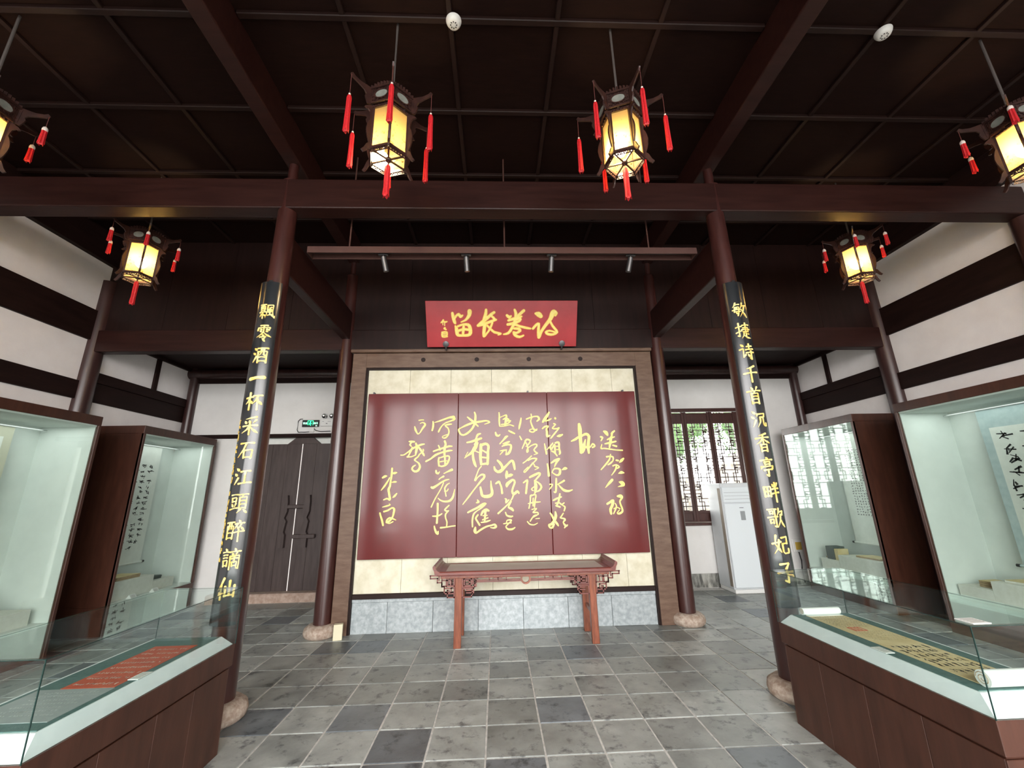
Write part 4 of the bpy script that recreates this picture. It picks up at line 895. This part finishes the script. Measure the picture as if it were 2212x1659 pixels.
# left: orange sheet and grey sheet
h = thing('manuscript_sheet', 'orange-red sheet with white writing, on teal cloth in the left vitrine', 'manuscript', (-2.14, 2.85, ZB)); O = tuple(h.location)
MB(O).box(-2.27, -2.0, 2.545, 3.16, ZB, ZB+.002).build('paper', paper_o, h)
f3 = lambda u, v, d: (u, v, ZB+.002+d)
mb = MB(O)
for k in range(8): scribble(mb, -2.25+.0*k, -2.02, 2.575+.072*k, 2.605+.072*k, 15, 1, f3, 20+k, .0042, dens=6)
prop(mb.build('white_writing', inkw, h), kind='stuff')
h = thing('caption_sheet', 'grey transcription sheet with pale writing, nearest the camera in the left vitrine', 'manuscript', (-2.14, 2.35, ZB)); O = tuple(h.location)
MB(O).box(-2.37, -1.99, 2.205, 2.538, ZB, ZB+.002).build('paper', paper_g, h)
mb = MB(O)
for k in range(7): scribble(mb, -2.30, -2.03-.02*(k % 3), 2.26+.037*k, 2.278+.037*k, 17, 1, f3, 40+k, .0030, dens=4)
prop(mb.build('pale_writing', inkg, h), kind='stuff')
label_card('label_card', 'small grey caption card beside the orange-red sheet in the left vitrine', (-1.975, 2.675, ZB+.001), .055, .10, paper_w)

# ------------------------------------------------------------------ tall wall cases
def lamp(name, loc, sx, sy, e, parent, col=(.96, 1.0, .97)):
    l = bpy.data.lights.new(name, 'AREA'); l.shape = 'RECTANGLE'; l.size = sx; l.size_y = sy; l.energy = e; l.color = col
    o = bpy.data.objects.new(name, l); C.objects.link(o); o.location = loc; o.parent = parent
strip_m = emit('case_light_strip', (.93, 1, .95), 2.0)
def wall_case(xw, y0, y1, label, scroll):
    s = 1 if xw < 0 else -1
    xf = -5.10 if s > 0 else 5.36; xb = xw + s*.03; q = lambda d: xb + s*d
    D = abs(xf-xb)
    t = thing('display_cabinet', label, 'display case', ((xf+xb)/2, (y0+y1)/2, 0)); O = tuple(t.location)
    MB(O).cbox(xb, xf, y0, y1, 0, .345, .004).build('plinth', case_wood, t)
    MB(O).cbox(xb, xf, y0, y1, 2.63, 2.745, .004).build('fascia', case_wood, t)
    for a, b in ((y0, y0+.035), (y1-.035, y1)): MB(O).cbox(xb, xf, a, b, .345, 2.63, .003).build('side_panel', case_wood, t)
    for a, b in ((y0, y0+.04), (y1-.04, y1)): MB(O).cbox(xf-s*.03, xf+s*.004, a, b, .345, 2.63, .003).build('stile', case_wood, t)
    MB(O).box(xb, q(.05), y0+.035, y1-.035, .345, 2.63).build('back_lining', case_inner, t)
    for a, b in ((y0+.035, y0+.045), (y1-.045, y1-.035)): MB(O).box(q(.05), xf-s*.03, a, b, .345, 2.63).build('side_lining', case_inner, t)
    MB(O).box(q(.05), xf-s*.015, y0+.045, y1-.045, .345, .362).build('case_floor', case_inner, t)
    MB(O).box(q(.05), xf-s*.015, y0+.045, y1-.045, 2.61, 2.63).build('case_top', case_inner, t)
    lamp('case_light', ((q(.38)-O[0]), 0, 2.60), .50, (y1-y0)*.85, CASE_W, t)
    MB(O).box(xf-s*.014, xf-s*.006, y0+.04, y1-.04, .345, 2.63).build('glass_front', glass_case, t)
    yr0, yr1 = y0+.12, y1-.12
    rd = MB(O).tube([(q(.20), yr0, 2.55), (q(.20), yr1, 2.55)], .010, 10); rd.build('hanging_rod', chrome, t, smooth=True)
    return t, s, xf, q
CASE_W = 1.5
c1, s, xf, q = wall_case(WL, 6.11, 7.70, 'tall glazed wall case on the left wall nearest the back wall', 1)
c2, _, _, _ = wall_case(WL, 3.80, 5.45, 'tall glazed wall case on the left wall nearest the camera', 1)
c3, _, _, _ = wall_case(WR, 5.91, 7.49, 'tall glazed wall case on the right wall nearest the back wall', 1)
c4, _, _, _ = wall_case(WR, 3.65, 5.24, 'tall glazed wall case on the right wall nearest the camera', 1)
def hanging_scroll(label, s, y0, y1, z0, z1, mount, cols, rows, lw, seed, inner=(.06, .30, .28), m_ink=ink, dens=5):
    xb = (WL if s > 0 else WR) + s*.03; x = xb+s*.195
    t = thing('hanging_scroll', label, 'scroll', (x, (y0+y1)/2, z0)); O = tuple(t.location)
    MB(O).box(x, x+s*.003, y0, y1, z0, z1).build('mount', mount, t)
    a, b, c = inner
    MB(O).box(x+s*.003, x+s*.005, y0+a, y1-a, z0+b, z1-c).build('paper', paper_w, t)
    fn = lambda u, v, d: (x+s*(.005+d), u, v)
    mb = MB(O); scribble(mb, y0+a+.02, y1-a-.02, z0+b+.04, z1-c-.04, cols, rows, fn, seed, lw, dens=dens)
    prop(mb.build('writing', m_ink, t), kind='stuff')
    MB(O).tube([(x, y0-.03, z0), (x, y1+.03, z0)], .014, 10).build('roller', mount, t, smooth=True)
    for y in (y0-.045, y1+.045): MB(O).tube([(x, y-.018, z0), (x, y+.018, z0)], .017, 10).build('roller_knob', black_plastic, t, smooth=True)
    return t
hanging_scroll('hanging scroll of bold black cursive writing in the left wall case nearest the back wall', 1, 6.48, 7.19, .76, 2.545, paper_w, 4, 16, .013, 3, (.06, .16, .24))
hanging_scroll('hanging scroll in the left wall case nearest the camera, cut off by the photo edge', 1, 4.23, 4.99, .76, 2.545, mat('cream_silk', (.58, .57, .46), None, .9), 3, 9, .020, 4, (.09, .25, .12))
hanging_scroll('hanging scroll of small regular characters in grid, right wall case nearest the back wall', -1, 6.15, 6.97, .80, 2.545, paper_w, 11, 26, .007, 5, (.13, .38, .22), dens=4)
hanging_scroll('hanging scroll with pale blue mount and large cursive writing, right wall case nearest the camera', -1, 4.10, 4.76, .78, 2.545, blue_silk, 2, 9, .020, 6, (.09, .22, .22))
def riser(label, s, yl0, yl1, yh0, yh1, zl, zh):
    xb = (WL if s > 0 else WR) + s*.03; xa = xb+s*.20; xc = xb+s*.60
    t = thing('riser', label, 'display stand', (xc, (min(yl0, yh0)+max(yl1, yh1))/2, .362)); O = tuple(t.location)
    MB(O).cbox(xa, xc, yl0, yl1, .362, zl, .003).build('low_step', riser_white, t); MB(O).cbox(xa, xc, yh0, yh1, .362, zh, .003).build('high_step', riser_white, t)
riser('white stepped riser in the left wall case nearest the back wall', 1, 7.00, 7.42, 6.22, 6.998, .50, .60)
riser('white stepped riser in the left wall case nearest the camera', 1, 4.9, 5.30, 3.92, 4.898, .53, .60)
riser('white stepped riser in the right wall case nearest the back wall', -1, 6.92, 7.30, 6.02, 6.918, .53, .62)
riser('white stepped riser in the right wall case nearest the camera', -1, 4.80, 5.16, 3.76, 4.798, .53, .63)
def book(label, s, y, z, sx, sy, n, m, rz=0, tilt=0):
    xb = (WL if s > 0 else WR) + s*.42
    t = thing('old_book', label, 'book', (xb, y, z), rz)
    if tilt: t.rotation_euler = (0, 0, rz)
    for k in range(n):
        MB().cbox(-sx/2+.004*k, sx/2+.003*k, -sy/2-.003*k, sy/2+.002*k, .022*k, .022*k+.020, .002).build('volume', m, t)
    MB().cbox(-sx/2, sx/2, -sy/2, sy/2, .022*n, .022*n+.003, .001).build('cover', book_dark if m is book_dark else paper_y, t)
    return t
book('pile of brown old books on the high step, left wall case nearest back wall', 1, 6.62, .601, .28, .40, 2, book_brown)
book('thin brown booklet at the near end, left wall case nearest the back wall', 1, 6.32, .601, .26, .14, 1, book_brown, .05)
book('dark flat book on the low riser step, left wall case nearest the back wall', 1, 7.15, .501, .24, .24, 2, book_dark)
book('brown woven-looking book pile in the left wall case nearest the camera', 1, 4.78, .601, .28, .22, 3, book_brown, .03)
book('stack of brown books on the low riser step, right wall case nearest the camera', -1, 4.92, .531, .22, .18, 3, book_brown, .06)
book('pale open manuscript on the high riser step, right wall case nearest the camera', -1, 4.55, .631, .26, .34, 1, riser_white)
book('dark-covered manuscript behind the pale one, right wall case nearest the camera', -1, 4.15, .631, .26, .30, 1, book_dark)
book('long flat manuscripts on the high step, right wall case nearest back wall', -1, 6.45, .621, .26, .42, 1, book_brown)
book('thin manuscript on the low step, far right wall case', -1, 7.24, .531, .24, .10, 1, book_brown)
gb = thing('book_case', 'dark green folding book case standing upright, right wall case nearest the back wall', 'book', (5.62, 7.12, .531)); 
MB().cbox(-.10, .10, -.10, .06, 0, .20, .004).build('case', book_dark, gb); MB().cbox(-.09, .09, -.18, -.102, .0, .17, .004).build('volume', paper_y, gb)
for lab, x, y, z in (('white tent label at the foot of the riser, left wall case nearest the back wall', -5.16, 6.95, .362), ('second white tent label, nearer the camera, left wall case nearest the back wall', -5.16, 6.55, .362),
                     ('white tent label in the left wall case nearest the camera', -5.16, 4.62, .362), ('white tent label at the riser foot, right wall case nearest the back wall', 5.42, 6.62, .362)):
    label_card('label_card', lab, (x, y, z), .10, .04, white_plastic, rad(90) if x < 0 else rad(-90), True)

# ------------------------------------------------------------------ back left door
dr = thing('door_1', 'blackened double door', None, (-3.62, YW, 0)); dr['kind'] = 'structure'; del dr['label']; O = tuple(dr.location)
MB(O).cbox(DX0-.1, DX1+.1, YW-.16, YW+.2, -.02, .135, .015).build('threshold', sill_stone, dr)
for a, b, nb in ((DX0+.08, -3.633, 4), (-3.618, DX1-.08, 4)):
    wd = (b-a)/nb
    for k in range(nb): MB(O).cbox(a+wd*k+.001, a+wd*(k+1)-.001, YW+.01, YW+.06, .14, 2.66, .002).build('board', door_black, dr)
    MB(O).box(a, b, YW+.06, YW+.10, .14, 2.66).build('leaf', door_black, dr)
for x in (DX0+.10, -3.60, DX1-.1):
    MB(O).prism([(x-.30, 2.66), (x+.30, 2.66), (x+.16, 2.775), (x-.16, 2.775)] if x == -3.60 else [(x-.14, 2.66), (x+.14, 2.66), (x+.12, 2.775), (x-.12, 2.775)], lambda u, v, d: (u, YW+.04+d, v), .07).build('pivot_block', door_black, dr)
MB(O).box(DX0, DX1, YW+.085, YW+.11, 2.655, 2.86).build('lintel_infill', paper_w, dr)
for x in (-3.79, -3.40):
    MB(O).prism([(x-.055, .84), (x+.045, .84), (x+.045, 1.05), (x+.02, 1.10), (x+.045, 1.28), (x+.01, 1.34), (x+.045, 1.45), (x+.045, 1.62), (x+.03, 1.73), (x-.045, 1.73), (x-.045, 1.60), (x-.075, 1.50), (x-.06, 1.36), (x-.03, 1.30), (x-.07, 1.18)], lambda u, v, d: (u, YW-.025+d, v), .07).build('bolt_bracket', door_black, dr)
MB(O).cbox(-3.80, -3.36, YW-.055, YW-.015, 1.50, 1.565, .008).build('bolt', door_black, dr); MB(O).cbox(-3.60, -3.22, YW-.065, YW-.015, .99, 1.06, .008).build('bolt', door_black, dr)
MB(O).box(-3.629, -3.622, YW+.008, YW+.03, .14, 2.66).build('glow_strip', emit('painted_daylight', (1, .93, .88), .22), dr)  # glowing strip set in the seam imitates daylight between the two leaves

# ------------------------------------------------------------------ lattice window, back right
wn = thing('window_1', None, None, (4.2, YW, WZ0)); wn['kind'] = 'structure'; O = tuple(wn.location)
yw = YW-.03
MB(O).cbox(WX0, WX1, yw, yw+.12, 3.17, WZ1, .006).build('head_rail', lattice_wood, wn); MB(O).cbox(WX0, WX1, yw-.02, yw+.14, WZ0, 1.10, .006).build('sill_rail', lattice_wood, wn)
leaves = [(3.06, 3.70), (3.70, 4.20), (4.21, 4.71), (4.71, 5.34)]
leaves = [(3.15, 3.688), (3.690, 4.203), (4.212, 4.725), (4.727, 5.26)]
MB(O).cbox(WX0, 3.145, yw, yw+.1, 1.10, 3.17, .004).build('jamb', lattice_wood, wn); MB(O).cbox(5.265, WX1, yw, yw+.1, 1.10, 3.17, .004).build('jamb', lattice_wood, wn)
def leaf(a, b):
    gz0, gz1 = 1.305, 2.945; st = .052
    fr = MB(O); y0, y1 = yw+.01, yw+.055
    fr.cbox(a, a+st, y0, y1, 1.105, 3.165, .004); fr.cbox(b-st, b, y0, y1, 1.105, 3.165, .004)
    for z0, z1 in ((1.105, 1.135), (gz0-.045, gz0), (gz1, gz1+.045), (3.13, 3.145)): fr.cbox(a+st, b-st, y0, y1, z0, z1, .003)
    f = fr.build('casement', lattice_wood, wn)
    pnl = MB(O).box(a+st, b-st, y0+.015, y0+.03, 1.135, gz0-.045).box(a+st, b-st, y0+.015, y0+.03, gz1+.045, 3.13)
    pnl.build('infill_panel', lattice_wood, f)
    lt = MB(O); x0, x1 = a+st, b-st; W = x1-x0; ym = y0+.022; H = (gz1-gz0)/3.28; t_ = .014
    def seg(u0, v0, u1, v1):
        if v1 < v0: v0, v1 = v1, v0
        if u1 < u0: u0, u1 = u1, u0
        za, zb = gz1-v1, gz1-v0
        za = max(za, gz0); zb = min(zb, gz1)
        if zb < za: return
        xa, xb = x0+u0*W, x0+u1*W
        lt.box(xa-t_/2, xb+t_/2, ym-.007, ym+.007, za-t_/2, zb+t_/2)
    for k in range(4):
        c = H*(1.0 + k) if False else H*(.02 + 1.04*k)     # centre line of a motif
        c = gz1*0 + H*(1.037 + 1.04*(k-0)) - H*1.0
        c = H*.0 + H*(-.0) + H*(1.04*k)
        for sv in (-1, 1):
            V = lambda v: c + sv*v*H
            if V(.5) < -H*.35 or V(.0) > H*3.8: continue
            if k*1.04*H <= gz1-gz0+.05: seg(0, c, 1, c)
            seg(.18, V(.27), .82, V(.27)); seg(.27, V(.27), .27, V(.5)); seg(.73, V(.27), .73, V(.5))
            for m_ in (0, 1):
                U = (lambda u: u) if not m_ else (lambda u: 1-u)
                seg(U(.36), V(0), U(.36), V(.15)); seg(U(.36), V(.15), U(.14), V(.15)); seg(U(.14), V(.15), U(.14), V(.27)); seg(U(.14), V(.27), U(.05), V(.27))
                seg(U(.24), V(0), U(.24), V(.20)); seg(U(.24), V(.20), U(.20), V(.27)) if False else seg(U(.24), V(.20), U(.24), V(.33))
                seg(U(0), V(.33), U(.24), V(.33)); seg(U(0), V(.45), U(.27), V(.45)); seg(U(.13), V(.33), U(.13), V(.36)); seg(U(.13), V(.36), U(.22), V(.36)); seg(U(.22), V(.36), U(.22), V(.42))
    lt.build('lattice', lattice_wood, f)
for a, b in leaves: leaf(a, b)
MB(O).cbox(4.200, 4.215, yw-.01, yw+.02, 1.105, 3.165, .003).build('meeting_strip', lattice_wood, wn)
MB(O).box(WX0, WX1, yw+.075, yw+.079, 1.10, 3.17).build('glass', glassmat('window_glass', (.97, .99, .98)), wn)

# ------------------------------------------------------------------ standing air conditioner
ac = thing('air_conditioner', 'white floor-standing air conditioner under the lattice window, right of the screen wall', 'air conditioner', (4.20, 7.56, 0)); O = tuple(ac.location)
MB(O).cbox(3.95, 4.46, 7.32, 7.80, .0, .06, .006).build('foot', white_plastic, ac)
MB(O).cbox(3.94, 4.47, 7.33, 7.80, .06, 1.785, .010).build('cabinet', mat('ac_cabinet', (.60, .63, .65), (.66, .68, .70), .4, 4), ac)
acw = mat('ac_front', (.74, .79, .82), None, .35)
MB(O).cbox(3.955, 4.455, 7.295, 7.332, .085, 1.44, .012).build('front_door', acw, ac); MB(O).cbox(3.955, 4.455, 7.300, 7.332, 1.452, 1.72, .010).build('outlet_louvre', acw, ac)
lv = MB(O)
for k in range(3): lv.box(3.98, 4.43, 7.297, 7.301, 1.51+.055*k, 1.513+.055*k)
lv.build('louvre_line', metal_grey, ac)
MB(O).cbox(3.945, 4.465, 7.296, 7.34, 1.73, 1.785, .008).build('top_cap', acw, ac)
MB(O).cbox(4.22, 4.30, 7.288, 7.296, 1.16, 1.31, .002).build('display', mat('ac_display', (.30, .32, .33), None, .3), ac)
MB(O).box(4.215, 4.29, 7.2935, 7.2952, 1.362, 1.370).build('badge', metal_grey, ac)
MB(O).box(3.936, 3.940, 7.345, 7.43, .10, 1.70).build('brown_tape', tape_m, ac)
MB(O).lathe([(.045, 0), (.05, .003), (.03, .006)], 20).build('side_knob', white_plastic, ac)
ac.children[-1].rotation_euler = (0, rad(-90), 0); ac.children[-1].location = (3.938-O[0], 7.60-O[1], .26)

# ------------------------------------------------------------------ exit sign, emergency lamp, socket, box
ex = thing('exit_sign', 'small green lit running-man exit sign above the black door', 'exit sign', (-3.51, YW-.02, 3.04)); 
MB().cbox(-.155, .155, -.012, .014, -.065, .065, .003).build('housing', black_plastic, ex)
gm = emit('exit_sign_green', (.02, .95, .25), 1.6); gw = emit('exit_sign_pale_green', (.35, 1, .6), 1.6)
g = MB(); yy = -.0135
for a, b, c, d_ in ((-.05, .05, .045, .052), (-.052, -.044, -.03, .05), (.044, .052, -.035, .05), (-.028, .0, -.008, .008), (-.012, .008, .0, .034), (.0, .026, -.004, .004), (-.03, -.006, -.028, -.02), (.002, .012, -.045, -.005), (-.010, .010, .036, .046)): g.box(a, b, yy, yy+.002, c, d_)
g.build('running_man', gm, ex)
for x0_, txt in ((-.098, '安全'), (.098, '出口')):
    me = glyph(txt, .042)
    for v in me.vertices: v.co = Vector((v.co.x+x0_, yy, v.co.y-.012))
    me.materials.clear(); me.materials.append(gw); o = bpy.data.objects.new('lettering', me); C.objects.link(o); o.parent = ex
MB().cbox(.10, .125, -.0145, -.0125, -.054, -.040, .001).build('status_lamp', gw, ex)
cb = MB(); cb.tube([(-.155, 0, .085), (-.20, 0, .085), (-.235, 0, .05), (-.24, 0, -.12), (-.215, 0, -.165), (-.10, 0, -.165), (.0, 0, -.16)], .007, 6)
cb.tube([(.07, 0, -.10), (.11, 0, -.135), (.20, 0, -.155), (.38, 0, -.15)], .007, 6); cb.build('cable', black_plastic, ex)
MB().cbox(-.01, .075, -.012, .014, -.165, -.085, .003).build('junction_box', white_plastic, ex)
el = thing('emergency_lamp', 'white twin-headed emergency lamp beside the green exit sign, half behind the column', 'lamp', (-3.19, YW-.02, 3.04))
MB().cbox(-.13, .15, -.02, .014, -.055, .085, .004).build('body', white_plastic, el)
for x in (-.07, .07):
    hd = MB().lathe([(.020, 0), (.045, .005), (.050, .022), (.040, .040), (.034, .034), (.012, .026)], 20).build('lamp_head', chrome, el, smooth=True)
    hd.rotation_euler = (rad(90), 0, 0); hd.location = (x, -.0, .135)
MB().box(-.10, -.07, -.0215, -.0195, .03, .035).box(.0, .06, -.0215, -.0195, .03, .034).box(-.03, .0, -.0215, -.0195, -.012, .0).build('marking', metal_grey, el)
so = thing('socket_box', 'white socket box with yellow cover on the wall right of the right couplet board', 'socket', (5.50, YW-.02, .66))
MB().cbox(-.09, .09, -.02, .014, -.11, .11, .004).build('box', white_plastic, so); MB().cbox(-.05, .06, -.03, -.02, -.07, .06, .003).build('cover', mat('yellow_cover', (.62, .42, .08), None, .4), so)
MB().tube([(.0, -.01, -.11), (.02, -.01, -.25), (.0, -.012, -.40), (.01, -.01, -.62)], .010, 8).build('cable', black_plastic, so)
pb_ = thing('paper_box', 'small cream upright box on the floor beside the left stone column base', 'box', (-1.955, 5.70, 0), rad(14))
MB().cbox(-.052, .052, -.035, .035, 0, .175, .003).build('carton', mat('cream_carton', (.68, .64, .46), None, .7), pb_)

# ------------------------------------------------------------------ outside the openings
gd = MB().box(-30, 30, 8.15, 30, -.3, -.15).box(-30, 30, -30, -3.2, -.25, -.10); prop(gd.build('courtyard_ground', groundm), kind='structure')
def rock(name, label, loc, sc, seed):
    bm = bmesh.new(); bmesh.ops.create_icosphere(bm, subdivisions=3, radius=1); g = random.Random(seed)
    ph = [(g.uniform(2, 6), g.uniform(0, 6), Vector((g.uniform(-1, 1), g.uniform(-1, 1), g.uniform(-1, 1)))) for _ in range(7)]
    for v in bm.verts:
        d = 1 + sum(math.sin(f*v.co.dot(k)*2+p) for f, p, k in ph)*.06; v.co = Vector((v.co.x*sc[0]*d, v.co.y*sc[1]*d, v.co.z*sc[2]*d))
    me = bpy.data.meshes.new(name); bm.to_mesh(me); bm.free(); me.materials.append(rockm); o = bpy.data.objects.new(name, me); C.objects.link(o); o.location = loc
    prop(o, label, 'rock')
rock('garden_rock', 'pale garden rock seen low through the lattice window, left', (5.0, 11.2, .9), (.9, .5, 1.2), 1)
rock('garden_rock', 'pale garden rock seen through the middle of the lattice window', (7.2, 11.4, 1.2), (1.1, .6, 1.5), 2)
rock('garden_rock', 'pale garden rock at the right of the lattice window view', (9.5, 11.2, .8), (.9, .6, 1.1), 3)
def tree(label, loc, r, seed, n=3200):
    t = thing('garden_tree', label, 'tree', loc); g = random.Random(seed)
    MB().tube([(0, 0, 0), (.05, .02, r*.9), (0, .05, r*1.6)], [.09, .06, .03], 8).build('trunk', timber, t)
    mb = MB()
    for _ in range(n):
        d = Vector((g.gauss(0, 1), g.gauss(0, 1), g.gauss(0, 1))).normalized()*r*g.uniform(.55, 1)**.5
        p = Vector((d.x, d.y*.8, r*2.1 + d.z*.9)); a = Vector((g.uniform(-1, 1), g.uniform(-1, 1), g.uniform(-1, 1))).normalized()*g.uniform(.04, .09)
        b = a.cross(Vector((g.uniform(-1, 1), g.uniform(-1, 1), g.uniform(-1, 1)))).normalized()*.03
        mb.add([p-a, p+b, p+a, p-b], [(0, 1, 2, 3)])
    prop(mb.build('foliage', leafm, t), kind='stuff')
    co = MB().lathe([(r*.1, r*1.35), (r*.5, r*1.5), (r*.72, r*2.0), (r*.6, r*2.5), (r*.2, r*2.8)], 14); co.build('leaf_core', leafm, t, smooth=True)
tree('leafy green tree seen at the top of the lattice window, left', (5.6, 14.6, -.15), 2.0, 1)
tree('leafy green tree seen at the top of the lattice window, right', (10.2, 15.0, -.15), 2.1, 2)
tree('dense green tree standing between the two others beyond the garden wall', (8.6, 20.0, -.15), 3.0, 3, 6000)
wl = thing('garden_wall', 'low grey coped garden wall seen at the foot of the lattice window', 'wall', (5.0, 9.5, -.15))
MB().box(-4, 4, -.12, .12, 0, 1.05).build('wall_body', plaster_b, wl); MB().cbox(-4, 4, -.18, .18, 1.05, 1.16, .02).build('coping', rockm, wl)
